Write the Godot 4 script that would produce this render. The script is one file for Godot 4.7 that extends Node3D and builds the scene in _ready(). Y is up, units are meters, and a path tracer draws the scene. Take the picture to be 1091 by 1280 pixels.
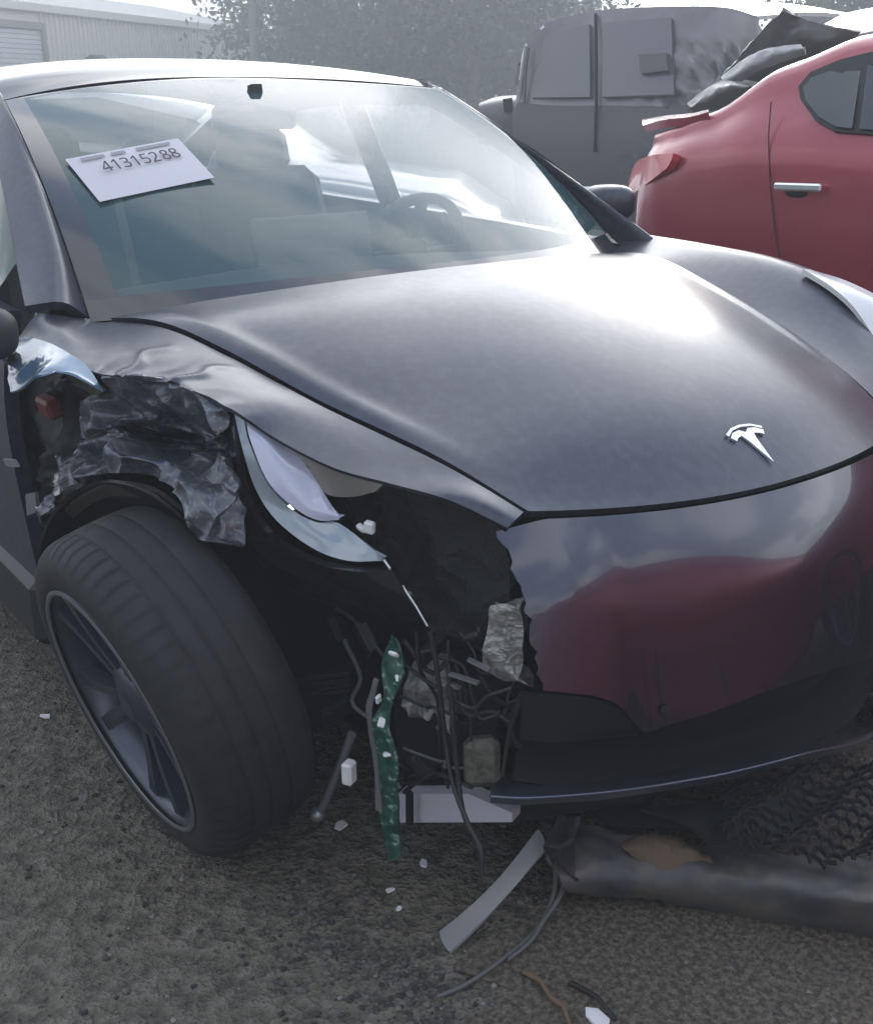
extends Node3D
# A wrecked dark grey car in a salvage yard. x = the car's left, y = up, z = its front; the front axle is at z = 0.

# ---------------------------------------------------------------- mesh building
class MB:
	var v := PackedVector3Array()
	var n := PackedVector3Array()
	var t := PackedVector2Array()
	var c := PackedColorArray()
	var i := PackedInt32Array()
	var tint := Color(1, 1, 1)
	func vert(p: Vector3, nn: Vector3, uv := Vector2.ZERO) -> int:
		v.append(p); n.append(nn); t.append(uv); c.append(tint)
		return v.size() - 1
	func tri(a: int, b: int, d: int) -> void:
		var g := (v[b] - v[a]).cross(v[d] - v[a])
		if g.length_squared() < 1e-16:
			return
		if g.dot(n[a] + n[b] + n[d]) > 0.0:
			i.append(a); i.append(d); i.append(b)
		else:
			i.append(a); i.append(b); i.append(d)
	func face(ps: Array, out: Vector3) -> void:
		var g: Vector3 = (ps[1] - ps[0]).cross(ps[2] - ps[0]).normalized()
		if g.dot(out) < 0.0:
			g = -g
		var k := []
		for j in ps.size():
			k.append(vert(ps[j], g, Vector2(j % 2, j / 2)))
		for j in range(1, ps.size() - 1):
			tri(k[0], k[j], k[j + 1])
	func box(xf: Transform3D, s: Vector3, bev := 0.0) -> void:
		var h := s * 0.5
		bev = min(bev, min(h.x, min(h.y, h.z)) * 0.9)
		var q := h - Vector3.ONE * bev
		for ax in 3:
			var a1 := (ax + 1) % 3
			var a2 := (ax + 2) % 3
			for sg in [-1.0, 1.0]:
				var ps := []
				for k in [[-1, -1], [1, -1], [1, 1], [-1, 1]]:
					var p := Vector3.ZERO
					p[ax] = sg * h[ax]; p[a1] = k[0] * q[a1]; p[a2] = k[1] * q[a2]
					ps.append(xf * p)
				var o := Vector3.ZERO
				o[ax] = sg
				face(ps, xf.basis * o)
		if bev <= 0.0:
			return
		for ax in 3:
			var a1 := (ax + 1) % 3
			var a2 := (ax + 2) % 3
			for s1 in [-1.0, 1.0]:
				for s2 in [-1.0, 1.0]:
					var ps := []
					for k in [[-1, 0], [1, 0], [1, 1], [-1, 1]]:
						var p := Vector3.ZERO
						p[ax] = k[0] * q[ax]
						p[a1] = s1 * (h[a1] if k[1] == 0 else q[a1])
						p[a2] = s2 * (q[a2] if k[1] == 0 else h[a2])
						ps.append(xf * p)
					var o := Vector3.ZERO
					o[a1] = s1; o[a2] = s2
					face(ps, xf.basis * o)
		for s0 in [-1.0, 1.0]:
			for s1 in [-1.0, 1.0]:
				for s2 in [-1.0, 1.0]:
					var sg := Vector3(s0, s1, s2)
					face([xf * (sg * Vector3(h.x, q.y, q.z)), xf * (sg * Vector3(q.x, h.y, q.z)), xf * (sg * Vector3(q.x, q.y, h.z))], xf.basis * sg)
	func bar(a: Vector3, b: Vector3, w: float, h: float, up := Vector3.UP, bev := 0.0) -> void:
		var z := (b - a).normalized()
		if abs(z.dot(up)) > 0.98:
			up = Vector3.RIGHT if abs(z.x) < 0.9 else Vector3.FORWARD
		var x := up.cross(z).normalized()
		var y := z.cross(x)
		box(Transform3D(Basis(x, y, z), (a + b) * 0.5), Vector3(w, h, a.distance_to(b)), bev)
	func tube(path: Array, r0: float, r1: float, sides := 8) -> void:
		var rings := []
		var x := Vector3.ZERO
		for k in path.size():
			var d: Vector3 = (path[min(k + 1, path.size() - 1)] - path[max(k - 1, 0)]).normalized()
			if k == 0:
				x = d.cross(Vector3.UP if abs(d.y) < 0.9 else Vector3.RIGHT).normalized()
			x = (x - d * x.dot(d)).normalized()
			var y := d.cross(x)
			var r: float = lerp(r0, r1, float(k) / max(1, path.size() - 1))
			var ring := []
			for j in sides + 1:
				var a := TAU * j / sides
				var o: Vector3 = x * cos(a) + y * sin(a)
				ring.append(vert(path[k] + o * r, o, Vector2(float(j) / sides, float(k) / path.size())))
			rings.append(ring)
		for k in rings.size() - 1:
			for j in sides:
				tri(rings[k][j], rings[k][j + 1], rings[k + 1][j + 1])
				tri(rings[k][j], rings[k + 1][j + 1], rings[k + 1][j])
		for e in [0, path.size() - 1]:
			var d: Vector3 = (path[0] - path[1]) if e == 0 else (path[e] - path[e - 1])
			var ps := []
			for j in sides:
				ps.append(v[rings[e][j]])
			face(ps, d)
	# a sheet over f(u, w) with a real thickness (back face and rim)
	func surf(f: Callable, nu: int, nv: int, thick: float, out: Vector3) -> void:
		var p := []
		for b in nv + 1:
			var row := []
			for a in nu + 1:
				row.append(f.call(float(a) / nu, float(b) / nv))
			p.append(row)
		var nr := []
		var sum := 0.0
		for b in nv + 1:
			var row := []
			for a in nu + 1:
				var du: Vector3 = p[b][min(a + 1, nu)] - p[b][max(a - 1, 0)]
				var dv: Vector3 = p[min(b + 1, nv)][a] - p[max(b - 1, 0)][a]
				var g := du.cross(dv)
				if g.length_squared() < 1e-18:
					g = out
				g = g.normalized()
				sum += g.dot(out)
				row.append(g)
			nr.append(row)
		var sg := 1.0 if sum >= 0.0 else -1.0
		for side in ([1.0, -1.0] if thick > 0.0 else [1.0]):
			var base := v.size()
			for b in nv + 1:
				for a in nu + 1:
					var g: Vector3 = nr[b][a] * sg
					vert(p[b][a] - (g * thick if side < 0.0 else Vector3.ZERO), g * side, Vector2(float(a) / nu, float(b) / nv))
			for b in nv:
				for a in nu:
					var k := base + b * (nu + 1) + a
					tri(k, k + 1, k + nu + 2)
					tri(k, k + nu + 2, k + nu + 1)
		if thick > 0.0:
			for b in nv:
				for a in [0, nu]:
					var g0: Vector3 = nr[b][a] * sg * thick
					var g1: Vector3 = nr[b + 1][a] * sg * thick
					face([p[b][a], p[b + 1][a], p[b + 1][a] - g1, p[b][a] - g0], p[b][a] - p[b][nu / 2])
			for a in nu:
				for b in [0, nv]:
					var g0: Vector3 = nr[b][a] * sg * thick
					var g1: Vector3 = nr[b][a + 1] * sg * thick
					face([p[b][a], p[b][a + 1], p[b][a + 1] - g1, p[b][a] - g0], p[b][a] - p[nv / 2][a])
	# a sheet through several lines of points
	func loft(lines: Array, nu: int, nv: int, thick: float, out: Vector3, disp = null) -> void:
		surf(func(a: float, b: float) -> Vector3:
			var q := []
			for l in lines:
				q.append(MB.along(l, a))
			var r: Vector3 = MB.along(q, b)
			return disp.call(r, a, b) if disp != null else r, nu, nv, thick, out)
	static func along(l: Array, s: float) -> Vector3:
		var m := l.size() - 1
		if m <= 0:
			return l[0]
		var k: int = min(int(s * m), m - 1)
		var f := s * m - k
		var p1: Vector3 = l[k]
		var p2: Vector3 = l[k + 1]
		var p0: Vector3 = l[k - 1] if k > 0 else p1 * 2.0 - p2
		var p3: Vector3 = l[k + 2] if k + 2 <= m else p2 * 2.0 - p1
		return p1.cubic_interpolate(p2, p0, p3, f)
	# a plate with the outline given, of real thickness
	func plate(o: Array, thick: float, out: Vector3) -> void:
		var g := Vector3.ZERO
		var mid := Vector3.ZERO
		for k in o.size():
			g += o[k].cross(o[(k + 1) % o.size()])
			mid += o[k] / o.size()
		g = g.normalized()
		if g.dot(out) < 0.0:
			g = -g
		var x: Vector3 = g.cross(Vector3.UP if abs(g.y) < 0.9 else Vector3.RIGHT).normalized()
		var y := g.cross(x)
		var flat := PackedVector2Array()
		for p in o:
			flat.append(Vector2((p - mid).dot(x), (p - mid).dot(y)))
		var ix := Geometry2D.triangulate_polygon(flat)
		for side in [1.0, -1.0]:
			var base := v.size()
			for k in o.size():
				vert(o[k] - (g * thick if side < 0.0 else Vector3.ZERO), g * side, flat[k] * 4.0)
			for k in range(0, ix.size(), 3):
				tri(base + ix[k], base + ix[k + 1], base + ix[k + 2])
		for k in o.size():
			var a: Vector3 = o[k]
			var b: Vector3 = o[(k + 1) % o.size()]
			face([a, b, b - g * thick, a - g * thick], (a + b) * 0.5 - mid)
	func lathe(prof: Array, xf: Transform3D, segs: int, mod = null) -> void:
		# prof: Vector2(radius, distance along the axis y of xf)
		var pt := func(k: int, j: int) -> Vector3:
			var a := TAU * j / segs
			var r: float = prof[k].x
			if mod != null:
				r += mod.call(prof[k], j % segs)
			return xf * Vector3(cos(a) * r, prof[k].y, sin(a) * r)
		var m := prof.size()
		var base := v.size()
		for k in m:
			var d: Vector2 = prof[min(k + 1, m - 1)] - prof[max(k - 1, 0)]
			var nn := Vector2(d.y, -d.x).normalized()
			for j in segs + 1:
				var a := TAU * j / segs
				var o := xf.basis * Vector3(cos(a) * nn.x, nn.y, sin(a) * nn.x)
				vert(pt.call(k, j), o.normalized(), Vector2(float(j) / segs, float(k) / m))
		for k in m - 1:
			for j in segs:
				var q := base + k * (segs + 1) + j
				tri(q, q + 1, q + segs + 2)
				tri(q, q + segs + 2, q + segs + 1)
	func ball(xf: Transform3D, seg := 10) -> void:
		var base := v.size()
		for b in seg + 1:
			for a in seg * 2 + 1:
				var th := PI * b / seg
				var ph := PI * a / seg
				var o := Vector3(sin(th) * cos(ph), cos(th), sin(th) * sin(ph))
				vert(xf * o, (xf.basis.inverse().transposed() * o).normalized(), Vector2(float(a) / seg, float(b) / seg))
		for b in seg:
			for a in seg * 2:
				var k := base + b * (seg * 2 + 1) + a
				tri(k, k + 1, k + seg * 2 + 2)
				tri(k, k + seg * 2 + 2, k + seg * 2 + 1)
	func mesh() -> ArrayMesh:
		var a := []
		a.resize(Mesh.ARRAY_MAX)
		a[Mesh.ARRAY_VERTEX] = v; a[Mesh.ARRAY_NORMAL] = n; a[Mesh.ARRAY_TEX_UV] = t; a[Mesh.ARRAY_COLOR] = c; a[Mesh.ARRAY_INDEX] = i
		var m := ArrayMesh.new()
		m.add_surface_from_arrays(Mesh.PRIMITIVE_TRIANGLES, a)
		return m

func obj(called: String, mb, mat: Material, parent: Node = self) -> MeshInstance3D:
	var o := MeshInstance3D.new()
	o.name = called
	o.mesh = mb.mesh() if mb is MB else mb
	o.material_override = mat
	parent.add_child(o, true)
	return o

var used := {}
func numbered(called: String) -> String:
	used[called] = used.get(called, -1) + 1
	return called if used[called] == 0 else "%s_%03d" % [called, used[called]]

func tag(o: Node, label: String, category: String, group := "", kind := "") -> Node:
	o.set_meta("label", label)
	o.set_meta("category", category)
	if group:
		o.set_meta("group", group)
	if kind:
		o.set_meta("kind", kind)
	return o

func thing(called: String, label: String, category: String, at := Vector3.ZERO, turn := 0.0, group := "") -> Node3D:
	var o := Node3D.new()
	o.name = numbered(called)
	add_child(o)
	o.position = at
	o.rotation.y = turn
	tag(o, label, category, group)
	return o

func structure(o: Node, label := "") -> void:
	o.set_meta("kind", "structure")
	if label:
		o.set_meta("label", label)

# ---------------------------------------------------------------- noise, textures, materials
func noise(sd: int, freq: float, oct := 4, type := FastNoiseLite.TYPE_SIMPLEX_SMOOTH) -> FastNoiseLite:
	var f := FastNoiseLite.new()
	f.seed = sd
	f.noise_type = type
	f.frequency = freq
	f.fractal_octaves = oct
	f.fractal_type = FastNoiseLite.FRACTAL_FBM if oct > 1 else FastNoiseLite.FRACTAL_NONE
	return f

func ramp_tex(f: FastNoiseLite, size: int, stops: Array) -> ImageTexture:
	# stops: [position, Color in sRGB] in order
	var src := f.get_seamless_image(size, size)
	var im := Image.create(size, size, false, Image.FORMAT_RGB8)
	for y in size:
		for x in size:
			var s := src.get_pixel(x, y).r
			var col: Color = stops[0][1]
			for k in range(1, stops.size()):
				if s >= stops[k - 1][0]:
					col = stops[k - 1][1].lerp(stops[k][1], clamp((s - stops[k - 1][0]) / (stops[k][0] - stops[k - 1][0]), 0.0, 1.0))
			im.set_pixel(x, y, col)
	return ImageTexture.create_from_image(im)

func bump_tex(f: FastNoiseLite, size: int, strength: float) -> ImageTexture:
	var im := f.get_seamless_image(size, size)
	im.convert(Image.FORMAT_RGBA8)
	im.bump_map_to_normal_map(strength)
	return ImageTexture.create_from_image(im)

func mat(albedo: Color, rough := 0.6, metal := 0.0, coat := 0.0, coat_rough := 0.05) -> StandardMaterial3D:
	var m := StandardMaterial3D.new()
	m.albedo_color = albedo
	m.roughness = rough
	m.metallic = metal
	if coat > 0.0:
		m.clearcoat_enabled = true
		m.clearcoat = coat
		m.clearcoat_roughness = coat_rough
	return m

func lin(r: float, g: float, b: float, a := 1.0) -> Color:
	return Color(r, g, b, a).linear_to_srgb()

func tri_map(m: StandardMaterial3D, scale: float) -> StandardMaterial3D:
	m.uv1_triplanar = true
	m.uv1_scale = Vector3.ONE * scale
	return m

func glass(col: Color, alpha: float, rough := 0.0) -> StandardMaterial3D:
	var m := mat(Color(col.r, col.g, col.b, alpha), rough)
	m.transparency = BaseMaterial3D.TRANSPARENCY_ALPHA
	m.cull_mode = BaseMaterial3D.CULL_DISABLED
	return m

var M := {}
func make_materials() -> void:
	var speck := noise(3, 0.02, 4)
	# dark grey metallic paint, dusty
	M.paint = mat(lin(0.056, 0.063, 0.088), 0.42, 0.5, 0.4, 0.18)
	M.paint.roughness_texture = ramp_tex(noise(5, 0.012, 5), 256, [[0.0, Color(0.75, 0.75, 0.75)], [1.0, Color(1.0, 1.0, 1.0)]])
	M.paint.albedo_texture = ramp_tex(noise(6, 0.05, 5), 512, [[0.0, Color(0.80, 0.80, 0.82)], [0.5, Color(0.9, 0.9, 0.91)], [0.75, Color(1, 1, 1)], [1.0, Color(1, 1, 1)]])
	M.paint_bumper = mat(lin(0.075, 0.08, 0.105), 0.2, 0.85, 1.0, 0.03)
	tri_map(M.paint, 1.3)
	# the torn wing: paint with pale scratches where it is cracked
	var cr := noise(21, 0.022, 3)
	cr.fractal_type = FastNoiseLite.FRACTAL_RIDGED
	M.crumple = mat(Color(1, 1, 1), 0.34, 0.4, 0.5, 0.08)
	M.crumple.albedo_texture = ramp_tex(cr, 512, [[0.0, lin(0.055, 0.062, 0.082)], [0.55, lin(0.075, 0.083, 0.105)], [0.8, lin(0.13, 0.14, 0.16)], [0.92, lin(0.32, 0.33, 0.35)], [1.0, lin(0.5, 0.5, 0.52)]])
	M.crumple.normal_enabled = true
	M.crumple.normal_texture = bump_tex(noise(22, 0.03, 4), 512, 5.0)
	M.crumple.normal_scale = 0.25
	tri_map(M.crumple, 2.6)
	M.sky_tint_paint = mat(lin(0.08, 0.16, 0.26), 0.35, 0.3, 1.0, 0.08)  # dark grey paint with the sky's blue reflection put into its colour
	M.black = mat(lin(0.018, 0.018, 0.02), 0.5)
	M.black_gloss = mat(lin(0.012, 0.012, 0.016), 0.12, 0.0, 0.6, 0.03)
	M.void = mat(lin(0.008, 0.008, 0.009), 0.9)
	M.frit = mat(lin(0.03, 0.028, 0.034), 0.12, 0.0, 1.0, 0.03)
	M.plastic = mat(lin(0.03, 0.03, 0.034), 0.55)
	M.plastic.albedo_texture = ramp_tex(noise(8, 0.02, 5), 256, [[0.0, Color(0.55, 0.53, 0.5)], [0.6, Color(0.8, 0.8, 0.8)], [1.0, Color(1, 1, 1)]])
	tri_map(M.plastic, 2.0)
	M.foam = mat(lin(0.03, 0.03, 0.032), 0.95)
	M.foam.normal_enabled = true
	M.foam.normal_texture = bump_tex(noise(12, 0.04, 5), 256, 8.0)
	tri_map(M.foam, 5.0)
	M.lip = mat(lin(0.10, 0.125, 0.18), 0.3, 0.7, 1.0, 0.05)  # extra blue stands for the sky's highlight on the lip
	M.grey_plastic = mat(lin(0.12, 0.12, 0.122), 0.5)
	M.rubber = mat(lin(0.026, 0.026, 0.029), 0.72)
	M.rubber.albedo_texture = ramp_tex(noise(9, 0.03, 5), 256, [[0.0, Color(0.65, 0.63, 0.6)], [0.55, Color(0.85, 0.85, 0.85)], [1.0, Color(1, 1, 1)]])
	tri_map(M.rubber, 3.0)
	M.rim = mat(lin(0.09, 0.10, 0.125), 0.32, 0.7)
	M.rim_edge = mat(lin(0.32, 0.33, 0.35), 0.3, 0.8)
	M.steel = mat(lin(0.3, 0.3, 0.32), 0.42, 0.7)
	M.beam = mat(lin(0.68, 0.66, 0.74), 0.5, 0.35)
	M.chrome = mat(lin(0.85, 0.86, 0.88), 0.28, 0.8)
	M.white = mat(lin(0.8, 0.8, 0.8), 0.5)
	M.lens = mat(lin(0.60, 0.62, 0.78), 0.16, 0.1, 1.0, 0.03)  # lavender of the reflected sky is put into the lens colour
	M.lens_edge = mat(lin(0.30, 0.35, 0.40), 0.12, 0.2, 1.0, 0.03)
	M.reflector = mat(lin(0.30, 0.28, 0.25), 0.35, 0.35)
	M.liner = mat(lin(0.075, 0.068, 0.06), 0.85)
	M.green = mat(lin(1, 1, 1), 0.35)
	var gn := noise(31, 0.035, 4)
	M.green.albedo_texture = ramp_tex(gn, 256, [[0.0, lin(0.006, 0.03, 0.02)], [0.5, lin(0.012, 0.07, 0.045)], [0.72, lin(0.03, 0.12, 0.08)], [0.80, lin(0.35, 0.38, 0.33)], [1.0, lin(0.5, 0.5, 0.45)]])
	tri_map(M.green, 5.0)
	M.foil = mat(Color(1, 1, 1), 0.4, 0.45)
	M.foil.albedo_texture = ramp_tex(noise(33, 0.05, 3, FastNoiseLite.TYPE_CELLULAR), 256, [[0.0, lin(0.12, 0.12, 0.11)], [0.5, lin(0.34, 0.33, 0.31)], [1.0, lin(0.6, 0.59, 0.56)]])
	M.foil.normal_enabled = true
	M.foil.normal_texture = bump_tex(noise(34, 0.05, 3, FastNoiseLite.TYPE_CELLULAR), 256, 8.0)
	tri_map(M.foil, 6.0)
	M.duct = mat(lin(0.13, 0.125, 0.10), 0.7)
	M.duct.albedo_texture = ramp_tex(noise(14, 0.03, 5), 256, [[0.0, Color(0.4, 0.4, 0.38)], [0.6, Color(0.9, 0.9, 0.9)], [1.0, Color(1, 1, 1)]])
	tri_map(M.duct, 7.0)
	M.red_bit = mat(lin(0.14, 0.02, 0.022), 0.5)
	M.glass_ws = glass(Color(0.38, 0.55, 0.58), 0.29)
	M.glass_side = glass(Color(0.30, 0.42, 0.38), 0.45)
	M.glass_dark = mat(lin(0.03, 0.036, 0.036), 0.05, 0.0, 1.0, 0.02)
	M.cabin = mat(lin(0.022, 0.022, 0.025), 0.75)
	M.seat = mat(lin(0.03, 0.03, 0.033), 0.55)
	M.paper = mat(lin(0.62, 0.61, 0.66), 0.7)
	M.ink = mat(lin(0.06, 0.05, 0.07), 0.7)
	M.ink_pale = mat(lin(0.35, 0.33, 0.36), 0.7)
	# red car
	M.red = mat(lin(0.37, 0.05, 0.075), 0.42, 0.25, 0.8, 0.1)
	M.red.roughness_texture = M.paint.roughness_texture
	tri_map(M.red, 1.1)
	M.seam_red = mat(lin(0.08, 0.02, 0.028), 0.8)
	M.tail_red = mat(lin(0.6, 0.035, 0.055), 0.2, 0.0, 0.6, 0.05)
	M.red_gloss = mat(lin(0.37, 0.05, 0.075), 0.3, 0.25, 1.0, 0.12)
	M.white_paint = mat(lin(0.76, 0.76, 0.76), 0.3, 0.0, 1.0, 0.05)
	M.van_paint = mat(lin(0.20, 0.19, 0.21), 0.45, 0.2, 0.5, 0.15)  # grey paled so the colour carries the glare veil over the van
	M.van_paint.albedo_texture = ramp_tex(noise(41, 0.012, 5), 256, [[0.0, Color(0.75, 0.73, 0.7)], [0.6, Color(0.95, 0.95, 0.95)], [1.0, Color(1, 1, 1)]])
	tri_map(M.van_paint, 0.7)
	M.van_low = mat(lin(0.09, 0.087, 0.098), 0.55)
	M.van_glass = mat(lin(0.09, 0.088, 0.10), 0.35, 0.0, 0.6, 0.2)
	M.dark_paint = mat(lin(0.085, 0.08, 0.078), 0.5, 0.2, 0.5, 0.2)  # black raised to grey-brown, haze put into the colour
	# setting
	M.wall = mat(lin(0.78, 0.76, 0.70), 0.65)
	M.wall_trim = mat(lin(0.76, 0.75, 0.72), 0.6)
	M.roller = mat(lin(0.68, 0.70, 0.72), 0.55)
	M.roof_metal = mat(lin(0.4, 0.4, 0.4), 0.5, 0.3)
	M.door_frame = mat(lin(0.26, 0.25, 0.23), 0.7)
	M.pole = mat(lin(0.26, 0.25, 0.24), 0.8)
	M.bark = mat(lin(0.10, 0.08, 0.06), 0.9)
	M.leaf = mat(Color(1, 1, 1), 0.6)
	M.leaf.vertex_color_use_as_albedo = true
	M.leaf.backlight_enabled = true
	M.leaf.backlight = Color(0.22, 0.26, 0.14)
	var gt := noise(51, 0.03, 6)
	gt.fractal_gain = 0.75
	M.ground = mat(Color(1, 1, 1), 0.9)
	M.ground.albedo_texture = ramp_tex(gt, 1024, [[0.0, lin(0.04, 0.035, 0.028)], [0.32, lin(0.098, 0.087, 0.069)], [0.5, lin(0.138, 0.124, 0.099)], [0.66, lin(0.185, 0.167, 0.134)], [0.8, lin(0.18, 0.17, 0.155)], [1.0, lin(0.3, 0.28, 0.25)]])
	M.ground.normal_enabled = true
	M.ground.normal_texture = bump_tex(gt, 1024, 14.0)
	M.ground.uv1_triplanar = true
	M.ground.uv1_world_triplanar = true
	M.ground.uv1_scale = Vector3.ONE * 0.55
	var dn := noise(52, 0.05, 6)
	dn.fractal_gain = 0.75
	M.dirt = mat(Color(1, 1, 1), 0.95)
	M.dirt.albedo_texture = ramp_tex(dn, 512, [[0.0, lin(0.02, 0.017, 0.013)], [0.34, lin(0.058, 0.048, 0.037)], [0.5, lin(0.10, 0.084, 0.065)], [0.7, lin(0.145, 0.122, 0.096)], [1.0, lin(0.28, 0.25, 0.21)]])
	M.dirt.uv1_triplanar = true
	M.dirt.uv1_world_triplanar = true
	M.dirt.uv1_scale = Vector3.ONE * 2.4
	M.stone = mat(Color(1, 1, 1), 0.9)
	M.stone.vertex_color_use_as_albedo = true
	M.wood = mat(lin(0.16, 0.10, 0.06), 0.85)

func sky_panorama(w: int, h: int) -> ImageTexture:
	var f := noise(71, 1.5, 5)
	var f2 := noise(72, 4.0, 4)
	var sun := Vector3(0.72, 0.24, -0.56).normalized()
	var sun_flat := Vector3(sun.x, 0, sun.z).normalized()
	var im := Image.create(w, h, false, Image.FORMAT_RGBF)
	for y in h:
		var th := PI * (y + 0.5) / h
		for x in w:
			var ph := TAU * (x + 0.5) / w
			var d := Vector3(sin(th) * sin(ph), cos(th), -sin(th) * cos(ph))
			if d.y < -0.05:
				im.set_pixel(x, y, Color(0.2, 0.2, 0.19))
				continue
			var e: float = max(d.y, 0.0)
			var q: Vector3 = d / (e + 0.35)
			var cl: float = clamp(0.5 + 0.95 * f.get_noise_3dv(q) + 0.35 * f2.get_noise_3dv(q), 0.0, 1.0)
			cl = smoothstep(0.3, 0.72, cl)
			var col := Color(0.21, 0.32, 0.53).lerp(Color(0.86, 0.89, 0.95), cl)
			col *= 0.85 + 0.3 * clamp(0.5 + 0.5 * Vector3(d.x, 0, d.z).normalized().dot(sun_flat), 0.0, 1.0)
			var side: float = clamp(0.5 + 0.5 * Vector3(d.x, 0, d.z).normalized().dot(sun_flat), 0.0, 1.0)
			var low := exp(-pow(e / 0.58, 2.0))
			col = col.lerp(Color(0.97, 0.985, 1.0) * (0.8 + 2.4 * pow(side, 2.2)) * (0.72 + 0.42 * cl), low * (0.35 + 0.6 * side))
			var c: float = max(d.dot(sun), 0.0)
			col += Color(1.0, 0.98, 0.94) * (0.3 * pow(c, 3.0) + 2.2 * pow(c, 26.0))
			col.a = 1.0
			im.set_pixel(x, y, col)
	return ImageTexture.create_from_image(im)

# ---------------------------------------------------------------- shapes of the wrecked car
func hood_at(s: float, t: float) -> Vector3:
	# s 0 at the windscreen, 1 at the nose; t -1 at the right edge, 1 at the left edge
	var er := MB.along([Vector3(-0.718, 0.903, -0.449), Vector3(-0.684, 0.921, -0.214), Vector3(-0.646, 0.895, -0.013), Vector3(-0.59, 0.839, 0.232), Vector3(-0.523, 0.792, 0.481), Vector3(-0.475, 0.739, 0.652)], s)
	var el := MB.along([Vector3(0.718, 0.925, -0.449), Vector3(0.684, 0.932, -0.214), Vector3(0.646, 0.90, -0.013), Vector3(0.59, 0.85, 0.232), Vector3(0.53, 0.785, 0.481), Vector3(0.49, 0.712, 0.645)], s)
	var c := MB.along([Vector3(0, 0.985, -0.135), Vector3(0, 0.962, 0.06), Vector3(0, 0.922, 0.25), Vector3(0, 0.87, 0.44), Vector3(0, 0.806, 0.61), Vector3(0, 0.722, 0.757)], s)
	var side := er if t < 0.0 else el
	var p: float = pow(abs(t), 2.0)
	var q: float = pow(abs(t), 2.0 + 0.7 * sin(PI * clamp(s, 0.0, 1.0)))
	var ridge: float = 0.009 * exp(-pow((abs(t) - 0.955) / 0.05, 2.0)) * smoothstep(0.0, 0.12, s) * (1.0 - smoothstep(0.6, 0.9, s))
	return Vector3(side.x * abs(t), lerp(c.y, side.y, q) + ridge, lerp(c.z, side.z, p))

func ws_at(s: float, t: float) -> Vector3:
	var p := t * t
	var b := Vector3(0.745 * t, 0.955 - (0.012 if t > 0.0 else 0.045) * p, -0.15 - 0.295 * p)
	var e := Vector3(0.66 * t, 1.385 - (0.032 if t > 0.0 else 0.055) * p, -1.25 + 0.12 * p)
	return b + (e - b) * s + Vector3(0, 0.75, 0.6) * 0.13 * s * (1.0 - s)

func roof_at(s: float, t: float) -> Vector3:
	var c := MB.along([Vector3(0, 1.387, -1.253), Vector3(0, 1.432, -1.42), Vector3(0, 1.445, -1.75), Vector3(0, 1.425, -2.2), Vector3(0, 1.36, -2.6)], s)
	var e := MB.along([Vector3(0.662, 1.354 if t > 0.0 else 1.331, -1.132), Vector3(0.655, 1.384, -1.30), Vector3(0.65, 1.395, -1.65), Vector3(0.645, 1.37, -2.15), Vector3(0.63, 1.30, -2.6)], s)
	return Vector3(e.x * t, lerp(c.y, e.y, pow(abs(t), 2.4)), lerp(c.z, e.z, t * t))

func mx(l: Array) -> Array:
	var r := []
	for p in l:
		r.append(Vector3(-p.x, p.y, p.z))
	return r

var n_fold: FastNoiseLite
var n_fold2: FastNoiseLite
var n_fine: FastNoiseLite
func crumpled(p: Vector3, amp: float) -> Vector3:
	var a := n_fold.get_noise_3dv(p)
	var b := n_fold2.get_noise_3dv(p)
	var c := n_fine.get_noise_3dv(p)
	return p + Vector3(-0.85, 0.25, 0.35) * amp * (a * 1.0 + b * 0.6 + c * 0.05) + Vector3(0.1, 0.5, -0.4) * amp * (b * 0.4)

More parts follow.
